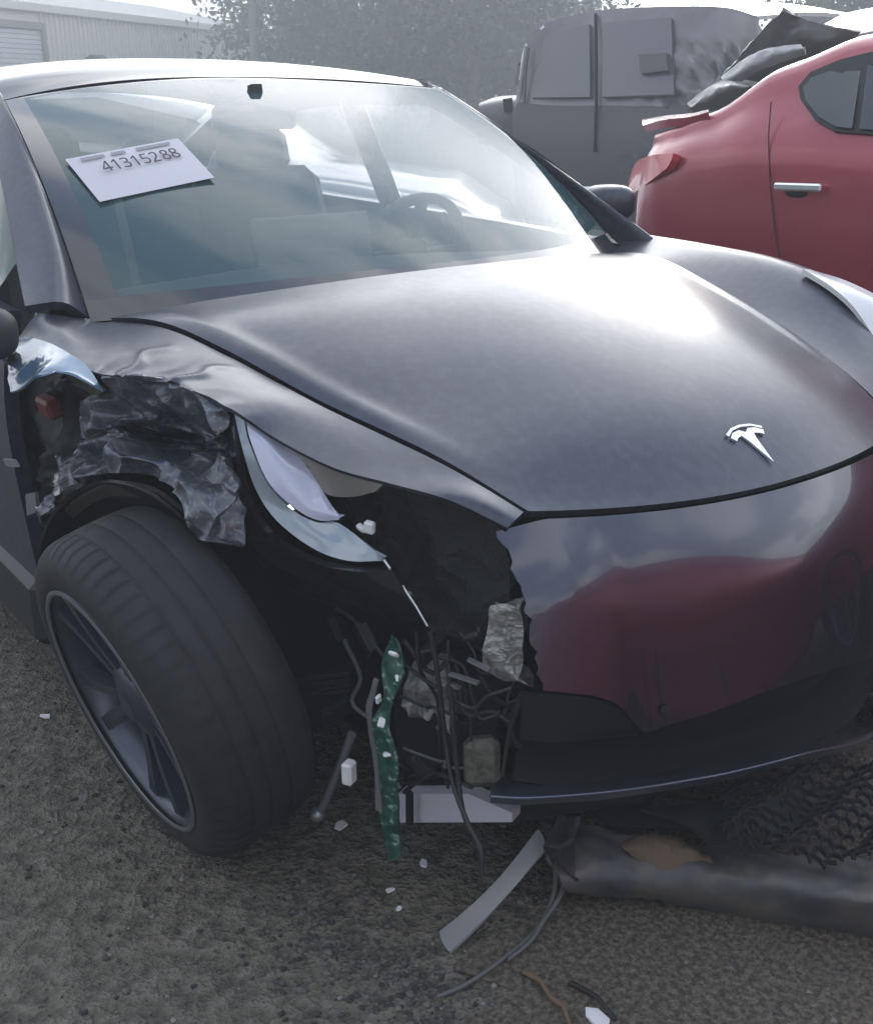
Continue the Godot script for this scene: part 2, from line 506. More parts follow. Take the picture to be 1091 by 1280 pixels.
func hand_wheel(called: String, xf: Transform3D, parent: Node, fine: bool) -> Node3D:
	# the axis y of xf points out of the car; the origin is the middle of the rim's outer face
	var root := Node3D.new()
	root.name = called
	parent.add_child(root, true)
	root.transform = xf
	var id := Transform3D.IDENTITY
	var prof := []
	for p in [[0.238, 0.0], [0.25, 0.004], [0.262, 0.008], [0.285, 0.008], [0.305, 0.0], [0.318, -0.012], [0.325, -0.022], [0.329, -0.03], [0.332, -0.042], [0.3335, -0.056], [0.334, -0.066],
			[0.330, -0.067], [0.330, -0.072], [0.334, -0.076], [0.3345, -0.095], [0.3345, -0.106], [0.330, -0.107], [0.330, -0.112], [0.3345, -0.117], [0.334, -0.14], [0.3335, -0.15],
			[0.330, -0.151], [0.330, -0.156], [0.333, -0.16], [0.331, -0.18], [0.327, -0.2], [0.318, -0.213], [0.3, -0.226], [0.28, -0.23], [0.25, -0.226], [0.235, -0.218]]:
		prof.append(Vector2(p[0], p[1]))
	if fine:
		for k in prof.size():
			prof[k] = Vector2(0.245 + (prof[k].x - 0.245) * 0.9, prof[k].y * 0.95)
	var segs := 360 if fine else 40
	var mb := MB.new()
	mb.lathe(prof, id, segs, func(p: Vector2, j: int) -> float:
		if not fine:
			return 0.0
		if p.x > 0.3065 and p.y > -0.057 and j % 6 == 0:
			return -0.007
		if p.x > 0.323 and p.y < -0.066 and (j + int(-p.y * 60.0)) % 12 == 0:
			return -0.003
		return 0.0)
	obj("tyre", mb, M.rubber, root)
	mb = MB.new()
	var rp := []
	for p in [[0.236, 0.004], [0.246, 0.006], [0.246, 0.0], [0.238, -0.004], [0.226, -0.02], [0.218, -0.06], [0.214, -0.12], [0.222, -0.2], [0.236, -0.216]]:
		rp.append(Vector2(p[0], p[1]))
	mb.lathe(rp, id, 96 if fine else 32)
	obj("rim", mb, M.rim, root)
	mb = MB.new()
	mb.lathe([Vector2(0.2375, 0.0055), Vector2(0.242, 0.0105), Vector2(0.2475, 0.0065)], id, 96 if fine else 32)
	obj("rim_edge", mb, M.rim_edge, root)
	for k in 5:
		mb = MB.new()
		for s in [-1.0, 1.0]:
			var a := TAU * k / 5.0 + 0.25
			var b: float = a + s * 0.17
			mb.loft([[Vector3(cos(a + s * 0.10) * 0.05, -0.03, sin(a + s * 0.10) * 0.05), Vector3(cos(a + s * 0.12) * 0.14, -0.018, sin(a + s * 0.12) * 0.14), Vector3(cos(b) * 0.228, -0.008, sin(b) * 0.228)],
				[Vector3(cos(a + s * 0.5) * 0.05, -0.03, sin(a + s * 0.5) * 0.05), Vector3(cos(a + s * 0.27) * 0.14, -0.018, sin(a + s * 0.27) * 0.14), Vector3(cos(b + s * 0.13) * 0.228, -0.008, sin(b + s * 0.13) * 0.228)]], 6, 2, 0.03, Vector3(0, 1, 0))
		obj("spoke", mb, M.rim, root)
	mb = MB.new()
	mb.lathe([Vector2(0.0, -0.012), Vector2(0.03, -0.012), Vector2(0.036, -0.018), Vector2(0.07, -0.026), Vector2(0.075, -0.05), Vector2(0.075, -0.09), Vector2(0.0, -0.09)], id, 32)
	obj("hub", mb, M.rim, root)
	mb = MB.new()
	mb.lathe([Vector2(0.0, -0.075), Vector2(0.16, -0.075), Vector2(0.165, -0.08), Vector2(0.165, -0.1), Vector2(0.0, -0.1)], id, 40)
	obj("brake_disc", mb, M.steel, root)
	return root

func wrecked_car() -> void:
	n_fold = noise(81, 5.0, 2, FastNoiseLite.TYPE_SIMPLEX)
	n_fold.fractal_type = FastNoiseLite.FRACTAL_RIDGED
	n_fold2 = noise(82, 9.0, 1, FastNoiseLite.TYPE_CELLULAR)
	n_fold2.cellular_return_type = FastNoiseLite.RETURN_DISTANCE2_SUB
	n_fine = noise(83, 45.0, 2, FastNoiseLite.TYPE_CELLULAR)
	n_fine.cellular_return_type = FastNoiseLite.RETURN_DISTANCE2_SUB
	var car := thing("wrecked_car", "dark grey sedan with its right front corner smashed and headlight torn loose", "car")
	var up := Vector3.UP
	var mb := MB.new()
	# hood
	mb.surf(func(a: float, b: float) -> Vector3: return hood_at(b, a * 2.0 - 1.0), 120, 60, 0.012, up)
	var hood := obj("hood", mb, M.paint, car)
	# emblem on the hood
	var ec := hood_at(0.895, 0.012)
	var ex := (hood_at(0.895, 0.05) - ec).normalized()
	var ey := (hood_at(0.85, 0.012) - ec).normalized()
	var en := ex.cross(-ey).normalized()
	if en.y < 0.0:
		en = -en
	mb = MB.new()
	var lift := ec + en * 0.005
	var wing := []
	for p in [[-0.043, 0.022], [-0.03, 0.031], [-0.012, 0.034], [0.0, 0.026], [0.012, 0.034], [0.03, 0.031], [0.043, 0.022], [0.036, 0.012], [0.03, 0.017], [0.016, 0.021], [0.011, 0.008], [0.0, -0.05], [-0.011, 0.008], [-0.016, 0.021], [-0.03, 0.017], [-0.036, 0.012]]:
		wing.append(lift + ex * p[0] + ey * p[1])
	mb.plate(wing, 0.004, en)
	var arc := []
	for p in [[-0.047, 0.031], [-0.025, 0.042], [0.0, 0.045], [0.025, 0.042], [0.047, 0.031], [0.044, 0.026], [0.024, 0.037], [0.0, 0.040], [-0.024, 0.037], [-0.044, 0.026]]:
		arc.append(lift + ex * p[0] + ey * p[1])
	mb.plate(arc, 0.004, en)
	obj("emblem", mb, M.chrome, hood)
	# windscreen: glass inside a black printed border
	mb = MB.new()
	mb.surf(func(a: float, b: float) -> Vector3: return ws_at(lerp(0.055, 0.99, b), lerp(-0.925, 1.035 - 0.065 * lerp(0.055, 0.99, b), a)), 24, 16, 0.0, up)
	var screen := obj("windscreen", mb, M.glass_ws, car)
	mb = MB.new()
	for q in [[-0.02, 0.055, -1.0, 1.0], [0.99, 1.0, -1.0, 1.0], [0.055, 0.99, -1.0, -0.925], [0.055, 0.99, 1.035, 1.05]]:
		mb.surf(func(a: float, b: float) -> Vector3: return ws_at(lerp(q[0], q[1], b), lerp(q[2], q[3], a) - (0.065 * lerp(q[0], q[1], b) if q[2] > 1.0 else 0.0)), 24 if q[3] - q[2] > 1.0 else 3, 2 if q[1] - q[0] < 0.5 else 16, 0.004, up)
	obj("black_border", mb, M.frit, screen)
	# roof panel of dark glass, rear screen
	mb = MB.new()
	mb.surf(func(a: float, b: float) -> Vector3: return roof_at(b, a * 2.0 - 1.0), 32, 30, 0.01, up)
	obj("roof", mb, M.black_gloss, car)
	mb = MB.new()
	mb.loft([[Vector3(-0.60, 1.295, -2.62), Vector3(0, 1.355, -2.62), Vector3(0.60, 1.295, -2.62)], [Vector3(-0.64, 1.20, -2.95), Vector3(0, 1.26, -3.0), Vector3(0.64, 1.20, -2.95)], [Vector3(-0.68, 1.06, -3.3), Vector3(0, 1.12, -3.4), Vector3(0.68, 1.06, -3.3)]], 16, 10, 0.0, up)
	obj("rear_screen", mb, M.glass_side, car)
	mb = MB.new()
	mb.loft([[Vector3(-0.80, 1.0, -3.25), Vector3(-0.68, 1.06, -3.3), Vector3(0, 1.12, -3.4), Vector3(0.68, 1.06, -3.3), Vector3(0.80, 1.0, -3.25)], [Vector3(-0.75, 0.98, -3.6), Vector3(-0.6, 1.06, -3.75), Vector3(0, 1.1, -3.8), Vector3(0.6, 1.06, -3.75), Vector3(0.75, 0.98, -3.6)], [Vector3(-0.75, 0.4, -3.6), Vector3(-0.6, 0.4, -3.8), Vector3(0, 0.4, -3.85), Vector3(0.6, 0.4, -3.8), Vector3(0.75, 0.4, -3.6)]], 20, 14, 0.01, up)
	obj("boot_lid", mb, M.paint, car)
	# sides: pillars, rails, doors, side glass
	for s in [-1.0, 1.0]:
		var so := Vector3(s, 0.3, 0.2)
		var ws_edge := []
		for k in 6:
			var e := ws_at(k / 5.0, s if s < 0.0 else 1.05 - 0.065 * k / 5.0)
			ws_edge.append(Vector3(abs(e.x) + 0.004, e.y, e.z))
		var mid := [Vector3(0.812, 0.98, -0.40), Vector3(0.768, 1.068, -0.55), Vector3(0.722, 1.19, -0.79), Vector3(0.69, 1.30, -1.03), Vector3(0.668, 1.362, -1.19)]
		if s < 0.0:
			for k in 5:
				mid[k].y -= 0.028
		var win := [Vector3(0.875, 0.945, -0.44), Vector3(0.835, 1.01, -0.60), Vector3(0.785, 1.115, -0.80), Vector3(0.735, 1.225, -1.02), Vector3(0.705, 1.31, -1.24)]
		if s > 0.0:
			ws_edge.push_front(Vector3(0.80, 0.90, -0.37))
			mid.push_front(Vector3(0.84, 0.925, -0.33))
			win.push_front(Vector3(0.895, 0.90, -0.38))
		ws_edge.append(Vector3(abs(roof_at(0.12, s).x) + 0.002, roof_at(0.12, s).y + 0.002, roof_at(0.12, s).z))
		mid.append(Vector3(0.674, 1.372, -1.36))
		win.append(Vector3(0.712, 1.316, -1.42))
		var pil := [ws_edge, mid, win]
		mb = MB.new()
		mb.loft(pil if s > 0 else [mx(ws_edge), mx(mid), mx(win)], 24, 8, 0.02, so)
		obj("front_pillar", mb, M.paint, car)
		mb = MB.new()
		var rail_in := []
		for k in 5:
			rail_in.append(roof_at(lerp(0.1, 1.0, k / 4.0), 1.0) + Vector3(0.004, 0, 0))
		var rail_mid := [Vector3(0.673, 1.371, -1.35), Vector3(0.672, 1.383, -1.6), Vector3(0.67, 1.375, -1.9), Vector3(0.67, 1.31, -2.4), Vector3(0.69, 1.2, -2.8), Vector3(0.76, 1.04, -3.25)]
		var rail_out := [Vector3(0.711, 1.315, -1.41), Vector3(0.71, 1.32, -1.6), Vector3(0.71, 1.31, -1.9), Vector3(0.70, 1.26, -2.4), Vector3(0.72, 1.15, -2.8)]
		rail_in.append(Vector3(0.68, 1.07, -3.3)); rail_out.append(Vector3(0.82, 1.0, -3.2))
		mb.loft([rail_in, rail_mid, rail_out] if s > 0 else [mx(rail_in), mx(rail_mid), mx(rail_out)], 30, 4, 0.03, so)
		obj("roof_rail", mb, M.paint, car)
		# rear quarter under the glass, doors
		var belt := [Vector3(0.895, 0.93, -0.50), Vector3(0.905, 0.95, -1.2), Vector3(0.905, 0.965, -2.2), Vector3(0.86, 0.99, -3.2)]
		var bulge := [Vector3(0.925, 0.70, -0.50), Vector3(0.93, 0.72, -1.2), Vector3(0.93, 0.74, -2.2), Vector3(0.90, 0.76, -3.3)]
		var sill := [Vector3(0.90, 0.33, -0.50), Vector3(0.905, 0.33, -1.2), Vector3(0.905, 0.34, -2.2), Vector3(0.86, 0.36, -3.3)]
		for k in 2:
			var c0: float = [0.0, 0.42][k]
			var c1: float = [0.415, 1.0][k]
			var ls := []
			for l in [belt, bulge, sill]:
				var r := []
				for j in 5:
					r.append(MB.along(l, lerp(c0, c1, j / 4.0)))
				ls.append(r if s > 0 else mx(r))
			mb = MB.new()
			mb.loft(ls, 16, 12, 0.03, so)
			var d := obj("door" if k == 0 else "rear_quarter", mb, M.paint, car)
			if k == 0:
				mb = MB.new()
				mb.box(Transform3D(Basis(), Vector3(s * 0.935, 0.80, -1.35)), Vector3(0.012, 0.03, 0.2), 0.004)
				obj("door_handle", mb, M.black, d)
		mb = MB.new()
		mb.bar(Vector3(s * 0.88, 0.25, -0.5), Vector3(s * 0.88, 0.25, -3.0), 0.08, 0.16, up, 0.02)
		obj("sill_trim", mb, M.black, car)
		# window frames and glass
		mb = MB.new()
		var g := [[win[-5], win[-4], win[-3], win[-2], Vector3(0.69, 1.318, -1.5), Vector3(0.69, 1.316, -1.68)], [Vector3(0.89, 0.955, -0.58), Vector3(0.897, 0.955, -0.78), Vector3(0.90, 0.957, -1.0), Vector3(0.90, 0.96, -1.25), Vector3(0.90, 0.962, -1.5), Vector3(0.90, 0.965, -1.70)]]
		mb.loft(g if s > 0 else [mx(g[0]), mx(g[1])], 18, 8, 0.0, so)
		obj("side_window", mb, M.glass_side, car)
		mb = MB.new()
		g = [[Vector3(0.69, 1.314, -1.80), Vector3(0.695, 1.30, -2.0), Vector3(0.70, 1.25, -2.42), Vector3(0.73, 1.12, -2.8)], [Vector3(0.90, 0.967, -1.82), Vector3(0.90, 0.97, -2.1), Vector3(0.90, 0.98, -2.45), Vector3(0.87, 0.99, -2.9)]]
		mb.loft(g if s > 0 else [mx(g[0]), mx(g[1])], 14, 8, 0.0, so)
		obj("side_window", mb, M.glass_side, car)
		mb = MB.new()
		mb.bar(Vector3(s * 0.68, 1.33, -1.70), Vector3(s * 0.89, 0.94, -1.76), 0.10, 0.05, Vector3(s, 0, 0), 0.01)
		obj("door_pillar", mb, M.black_gloss, car)
	# floor, firewall and the dark inside of the engine bay
	mb = MB.new()
	mb.box(Transform3D(Basis(), Vector3(0, 0.24, -1.6)), Vector3(1.66, 0.12, 3.6), 0.02)
	mb.box(Transform3D(Basis(), Vector3(0, 0.58, -0.52)), Vector3(1.5, 0.62, 0.06), 0.02)
	obj("floor_pan", mb, M.void, car)
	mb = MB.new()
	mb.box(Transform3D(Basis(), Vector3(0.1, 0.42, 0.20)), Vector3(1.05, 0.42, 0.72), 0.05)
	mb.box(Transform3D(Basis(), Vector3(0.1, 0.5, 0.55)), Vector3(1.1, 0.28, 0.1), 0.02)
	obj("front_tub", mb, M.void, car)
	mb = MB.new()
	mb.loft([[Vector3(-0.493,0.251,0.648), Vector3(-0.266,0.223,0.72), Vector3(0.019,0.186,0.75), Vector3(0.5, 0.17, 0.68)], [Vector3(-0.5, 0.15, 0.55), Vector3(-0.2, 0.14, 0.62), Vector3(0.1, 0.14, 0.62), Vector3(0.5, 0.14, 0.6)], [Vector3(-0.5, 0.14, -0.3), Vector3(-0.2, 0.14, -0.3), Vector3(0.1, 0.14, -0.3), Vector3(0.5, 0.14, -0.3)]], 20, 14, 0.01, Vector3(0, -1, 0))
	obj("added_shade_sheet", mb, M.void, car)  # near-black sheet added to keep the gap below the bumper dark
	# inside: dashboard, steering wheel, seats
	mb = MB.new()
	mb.loft([[Vector3(-0.70, 0.885, -0.42), Vector3(0, 0.93, -0.18), Vector3(0.70, 0.885, -0.42)], [Vector3(-0.72, 0.905, -0.62), Vector3(0, 0.94, -0.55), Vector3(0.72, 0.905, -0.62)], [Vector3(-0.72, 0.87, -0.80), Vector3(0, 0.90, -0.80), Vector3(0.72, 0.87, -0.80)], [Vector3(-0.72, 0.6, -0.72), Vector3(0, 0.6, -0.72), Vector3(0.72, 0.6, -0.72)]], 24, 14, 0.02, up)
	var dash := obj("dashboard", mb, M.cabin, car)
	mb = MB.new()
	mb.bar(Vector3(-0.65, 0.885, -0.815), Vector3(0.14, 0.90, -0.815), 0.012, 0.02)
	obj("dash_strip", mb, M.steel, dash)
	mb = MB.new()
	mb.box(Transform3D(Basis(Vector3.RIGHT, -0.2), Vector3(0.02, 0.93, -0.83)), Vector3(0.36, 0.22, 0.02), 0.006)
	obj("screen", mb, M.black_gloss, dash)
	var sw := Node3D.new()
	sw.name = "steering_wheel"
	car.add_child(sw)
	sw.position = Vector3(0.37, 0.90, -0.90)
	sw.rotation.x = deg_to_rad(-66)
	mb = MB.new()
	var ring := []
	for k in 33:
		ring.append(Vector3(cos(TAU * k / 32.0) * 0.18, 0, sin(TAU * k / 32.0) * 0.18))
	mb.tube(ring, 0.016, 0.016, 8)
	obj("rim", mb, M.black, sw)
	for a in [0.0, PI, PI / 2.0]:
		mb = MB.new()
		mb.bar(Vector3.ZERO, Vector3(cos(a), 0, sin(a)) * 0.175, 0.04, 0.015, up, 0.004)
		obj("spoke", mb, M.black, sw)
	mb = MB.new()
	mb.ball(Transform3D(Basis().scaled(Vector3(0.07, 0.025, 0.06)), Vector3.ZERO))
	obj("hub", mb, M.black, sw)
	mb = MB.new()
	for k in [-1.0, 0.0, 1.0]:
		mb.bar(Vector3(k * 0.012, -0.027, -0.014 if k != 0 else -0.006), Vector3(k * 0.004, -0.027, 0.018), 0.007, 0.004)
	obj("hub_emblem", mb, M.chrome, sw)
	for s in [-1.0, 1.0]:
		var seat := Node3D.new()
		seat.name = "front_seat"
		car.add_child(seat, true)
		seat.position = Vector3(s * 0.37, 0.3, -1.35)
		mb = MB.new()
		mb.box(Transform3D(Basis(Vector3.RIGHT, 0.12), Vector3(0, 0.16, 0)), Vector3(0.5, 0.16, 0.52), 0.05)
		obj("cushion", mb, M.seat, seat)
		mb = MB.new()
		mb.box(Transform3D(Basis(Vector3.RIGHT, -0.36), Vector3(0, 0.50, -0.38)), Vector3(0.48, 0.64, 0.13), 0.05)
		obj("backrest", mb, M.seat, seat)
		mb = MB.new()
		mb.box(Transform3D(Basis(Vector3.RIGHT, -0.3), Vector3(0, 0.86, -0.50)), Vector3(0.27, 0.17, 0.10), 0.04)
		obj("headrest", mb, M.seat, seat)
	mb = MB.new()
	mb.box(Transform3D(Basis(Vector3.RIGHT, -0.4), Vector3(0, 0.78, -2.65)), Vector3(1.3, 0.6, 0.14), 0.05)
	for x in [-0.4, 0.4]:
		mb.box(Transform3D(Basis(), Vector3(x, 1.10, -2.80)), Vector3(0.28, 0.14, 0.09), 0.04)
	obj("rear_seat", mb, M.seat, car)
	mb = MB.new()
	mb.box(Transform3D(Basis(Vector3.UP, -0.2), Vector3(0.02, 1.28, -1.14)), Vector3(0.24, 0.065, 0.03), 0.012)
	mb.bar(Vector3(0.02, 1.30, -1.12), Vector3(0.02, 1.365, -1.13), 0.03, 0.03)
	obj("rear_view_mirror", mb, M.black, car)
	# mirrors on the doors
	for s in [-1.0, 1.0]:
		var mr := Node3D.new()
		mr.name = "door_mirror"
		car.add_child(mr, true)
		mr.position = Vector3(0.945, 1.03, -0.685) if s > 0 else Vector3(-1.01, 0.92, -0.33)
		mr.rotation.y = s * -0.25
		mb = MB.new()
		mb.surf(func(a: float, b: float) -> Vector3:
			var th := PI * b
			var ph := TAU * a
			var d := Vector3(sin(th) * cos(ph), cos(th), sin(th) * sin(ph))
			d = Vector3(sign(d.x) * pow(abs(d.x), 0.7), sign(d.y) * pow(abs(d.y), 0.7), sign(d.z) * pow(abs(d.z), 0.7))
			return d * Vector3(0.08, 0.052, 0.065), 28, 16, 0.0, up)
		obj("shell", mb, M.black if s < 0 else M.paint, mr)
		mb = MB.new()
		mb.box(Transform3D(Basis(), Vector3(0, 0, -0.072)), Vector3(0.14, 0.085, 0.01), 0.004)
		obj("mirror_glass", mb, M.chrome, mr)
		mb = MB.new()
		mb.bar(Vector3(-s * 0.06, -0.05, 0.0), Vector3(-s * 0.13, -0.09, 0.02), 0.06, 0.03, up, 0.01)
		obj("stalk", mb, M.black, mr)
	# bumper skin
	var low_edge := [Vector3(-0.566,0.505,0.745), Vector3(-0.507,0.49,0.772), Vector3(-0.459,0.478,0.792), Vector3(-0.427,0.462,0.803), Vector3(-0.403,0.441,0.812), Vector3(-0.384,0.411,0.818), Vector3(-0.371,0.395,0.822), Vector3(-0.332,0.403,0.834), Vector3(-0.267,0.407,0.85), Vector3(-0.157,0.419,0.87), Vector3(-0.026,0.416,0.88), Vector3(0.149,0.394,0.871), Vector3(0.5, 0.325, 0), Vector3(0.7, 0.34, 0), Vector3(0.93, 0.38, 0)]
	var bump := func(x: float, r: float) -> Vector3:
		var k: float = clamp(r, 0.0, 1.0)
		var he := hood_at(1.0, clamp(x / 0.48, -0.99, 1.0))
		var top: float = he.y - 0.007
		if x < -0.46:
			top = lerp(top, 0.720, (-0.46 - x) / 0.06)
		elif x > 0.48:
			top -= (x - 0.48) * 0.12
		var m := 0
		while m < low_edge.size() - 2 and low_edge[m + 1].x < x:
			m += 1
		var fr: float = clamp(inverse_lerp(low_edge[m].x, low_edge[m + 1].x, x), 0.0, 1.0)
		var bot: float = lerp(low_edge[m].y, low_edge[m + 1].y, fr)
		var zc: float = MB.along([Vector3(0, 0, 0.766), Vector3(0, 0, 0.803), Vector3(0, 0, 0.830), Vector3(0, 0, 0.848), Vector3(0, 0, 0.864), Vector3(0, 0, 0.880)], k).z
		var sweep: float = 0.42 * x * x + max(0.0, abs(x) - 0.6) * max(0.0, abs(x) - 0.6) * 1.6
		return Vector3(x, lerp(top, bot, k), zc - sweep)
	mb = MB.new()
	mb.surf(func(a: float, b: float) -> Vector3:
		var x: float = lerp(-0.52, 0.92, a)
		if a < 0.02:
			x += (1.0 - a / 0.02) * (0.016 * n_fine.get_noise_1d(b * 5.0) - 0.003 * sin(b * 31.0))
		return bump.call(x, b), 140, 28, 0.005, Vector3(0, 0, 1))
	var skin := obj("bumper", mb, M.paint_bumper, car)
	mb = MB.new()
	var tow: Vector3 = Vector3(-0.337,0.428,0.831)
	mb.lathe([Vector2(0.0, 0.0), Vector2(0.007, 0.0), Vector2(0.0095, -0.003)], Transform3D(Basis(Vector3.RIGHT, PI / 2.0), tow), 20)
	obj("tow_hole", mb, M.void, skin)
	# lower intake: dark grille, lamp surround and the painted lip
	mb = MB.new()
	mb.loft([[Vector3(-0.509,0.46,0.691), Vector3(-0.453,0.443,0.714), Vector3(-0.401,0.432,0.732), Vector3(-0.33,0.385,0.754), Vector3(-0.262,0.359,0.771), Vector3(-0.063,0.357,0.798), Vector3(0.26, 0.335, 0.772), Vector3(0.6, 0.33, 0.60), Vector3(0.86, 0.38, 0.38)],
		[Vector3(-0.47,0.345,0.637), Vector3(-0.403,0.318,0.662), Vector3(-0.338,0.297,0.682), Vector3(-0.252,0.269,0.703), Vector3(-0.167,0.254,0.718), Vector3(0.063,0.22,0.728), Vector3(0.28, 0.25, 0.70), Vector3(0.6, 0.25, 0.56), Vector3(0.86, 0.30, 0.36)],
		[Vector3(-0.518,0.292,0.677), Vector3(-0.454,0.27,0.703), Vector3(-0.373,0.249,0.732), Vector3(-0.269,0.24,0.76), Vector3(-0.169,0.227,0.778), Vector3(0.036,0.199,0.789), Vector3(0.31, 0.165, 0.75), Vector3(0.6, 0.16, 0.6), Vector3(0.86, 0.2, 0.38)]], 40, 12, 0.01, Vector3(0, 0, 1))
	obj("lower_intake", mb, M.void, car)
	mb = MB.new()
	mb.loft([[Vector3(-0.529,0.468,0.709), Vector3(-0.471,0.456,0.733), Vector3(-0.42,0.442,0.752), Vector3(-0.373,0.412,0.768), Vector3(-0.338,0.369,0.776)], [Vector3(-0.523,0.43,0.703), Vector3(-0.471,0.418,0.725), Vector3(-0.419,0.4,0.744), Vector3(-0.379,0.38,0.758), Vector3(-0.333,0.359,0.771)], [Vector3(-0.513,0.37,0.689), Vector3(-0.463,0.358,0.71), Vector3(-0.411,0.352,0.729), Vector3(-0.364,0.348,0.744), Vector3(-0.326,0.348,0.765)]], 16, 8, 0.005, Vector3(0, 0, 1))
	obj("lamp_surround", mb, M.black, car)
	mb = MB.new()
	var lips := [[Vector3(-0.522,0.28,0.626), Vector3(-0.475,0.269,0.645), Vector3(-0.421,0.255,0.666), Vector3(-0.343,0.241,0.691), Vector3(-0.255,0.231,0.713), Vector3(-0.156,0.218,0.73), Vector3(-0.048,0.201,0.739), Vector3(0.182,0.156,0.726), Vector3(0.727,-0.064,0.533), Vector3(0.6, 0.15, 0.59), Vector3(0.88, 0.17, 0.33)],
		[Vector3(-0.563,0.294,0.677), Vector3(-0.518,0.284,0.697), Vector3(-0.468,0.277,0.718), Vector3(-0.395,0.269,0.745), Vector3(-0.314,0.261,0.769), Vector3(-0.223,0.252,0.789), Vector3(-0.127,0.239,0.803), Vector3(0.068,0.208,0.808), Vector3(0.378,0.118,0.75), Vector3(0.6, 0.14, 0.67), Vector3(0.9, 0.16, 0.39)],
		[Vector3(-0.581,0.298,0.7), Vector3(-0.537,0.289,0.721), Vector3(-0.489,0.284,0.742), Vector3(-0.418,0.277,0.769), Vector3(-0.339,0.27,0.794), Vector3(-0.252,0.262,0.815), Vector3(-0.161,0.252,0.831), Vector3(0.021,0.227,0.842), Vector3(0.287,0.16,0.807), Vector3(0.6, 0.13, 0.675), Vector3(0.9, 0.15, 0.4)],
		[Vector3(-0.575,0.279,0.693), Vector3(-0.531,0.269,0.714), Vector3(-0.482,0.264,0.735), Vector3(-0.41,0.255,0.761), Vector3(-0.33,0.249,0.786), Vector3(-0.242,0.24,0.807), Vector3(-0.148,0.228,0.823), Vector3(0.039,0.202,0.831), Vector3(0.321,0.125,0.789), Vector3(0.6, 0.12, 0.66), Vector3(0.9, 0.14, 0.385)]]
	mb.loft(lips, 60, 12, 0.006, Vector3(0, 0.3, 1))
	obj("bumper_lip", mb, M.lip, car)
	# the wing above the torn wheel arch
	mb = MB.new()
	mb.loft([[Vector3(-0.865,0.936,-0.397), Vector3(-0.79,0.917,-0.42), Vector3(-0.722,0.899,-0.445), Vector3(-0.689,0.917,-0.192), Vector3(-0.652,0.891,0.006), Vector3(-0.622,0.863,0.13), Vector3(-0.597,0.838,0.252), Vector3(-0.565,0.814,0.37), Vector3(-0.53,0.788,0.491), Vector3(-0.505,0.764,0.573), Vector3(-0.482,0.738,0.648)],
		[Vector3(-0.885,0.918,-0.396), Vector3(-0.85,0.914,-0.317), Vector3(-0.81,0.9,-0.244), Vector3(-0.775,0.905,-0.067), Vector3(-0.725,0.89,0.082), Vector3(-0.69,0.863,0.185), Vector3(-0.655,0.834,0.272), Vector3(-0.62,0.805,0.378), Vector3(-0.58,0.78,0.491), Vector3(-0.545,0.762,0.591), Vector3(-0.508,0.734,0.66)],
		[Vector3(-0.9,0.882,-0.433), Vector3(-0.893,0.89,-0.267), Vector3(-0.88,0.88,-0.092), Vector3(-0.855,0.888,0.035), Vector3(-0.8,0.886,0.126), Vector3(-0.765,0.861,0.231), Vector3(-0.72,0.818,0.293), Vector3(-0.675,0.785,0.406), Vector3(-0.625,0.772,0.497), Vector3(-0.575,0.758,0.58), Vector3(-0.525,0.726,0.662)]], 220, 24, 0.006, Vector3(-0.5, 0.8, 0.2),
		func(p: Vector3, a: float, b: float) -> Vector3:
			var near: float = exp(-pow((a - 0.36) / 0.16, 2.0)) * b
			var fold: float = exp(-pow((a - 0.335 + 0.05 * b + 0.008 * sin(b * 14.0)) / 0.009, 2.0)) + exp(-pow((a - 0.425 + 0.04 * b - 0.007 * sin(b * 11.0)) / 0.009, 2.0)) - 0.7 * exp(-pow((a - 0.375 + 0.045 * b) / 0.02, 2.0))
			return crumpled(p, 0.022 * near * b * b * b) + Vector3(-0.35, 0.85, 0.2) * 0.006 * fold * smoothstep(0.05, 0.6, b))
	var wing_r := obj("front_wing", mb, M.paint, car)
	wing_r.set_meta("label", "buckled right front wing")
	# crumpled sheet over the wheel
	mb = MB.new()
	mb.loft([[Vector3(-0.875,0.878,-0.035), Vector3(-0.85,0.894,0.042), Vector3(-0.8,0.89,0.117), Vector3(-0.765,0.863,0.217)],
		[Vector3(-0.885,0.775,-0.186), Vector3(-0.85,0.824,-0.031), Vector3(-0.79,0.834,0.06), Vector3(-0.77,0.822,0.215)],
		[Vector3(-0.89,0.724,-0.242), Vector3(-0.86,0.807,-0.029), Vector3(-0.77,0.784,-0.007), Vector3(-0.75,0.794,0.17)],
		[Vector3(-0.895,0.702,-0.262), Vector3(-0.85,0.781,-0.081), Vector3(-0.745,0.745,-0.087), Vector3(-0.735,0.769,0.138)],
		[Vector3(-0.9,0.672,-0.295), Vector3(-0.875,0.776,-0.036), Vector3(-0.79,0.757,0.009), Vector3(-0.78,0.778,0.235)],
		[Vector3(-0.915,0.599,-0.344), Vector3(-0.905,0.739,-0.045), Vector3(-0.84,0.757,0.108), Vector3(-0.785,0.728,0.252)],
		[Vector3(-0.925,0.5,-0.412), Vector3(-0.91,0.692,-0.087), Vector3(-0.865,0.73,0.127), Vector3(-0.83,0.662,0.246)]], 110, 100, 0.004, Vector3(-1, 0.2, 0.3),
		func(p: Vector3, a: float, b: float) -> Vector3: return crumpled(p, 0.075 * (0.35 + 0.65 * sin(PI * clamp(b, 0.05, 0.95)))))
	obj("crumpled_panel", mb, M.crumple, wing_r)
	mb = MB.new()
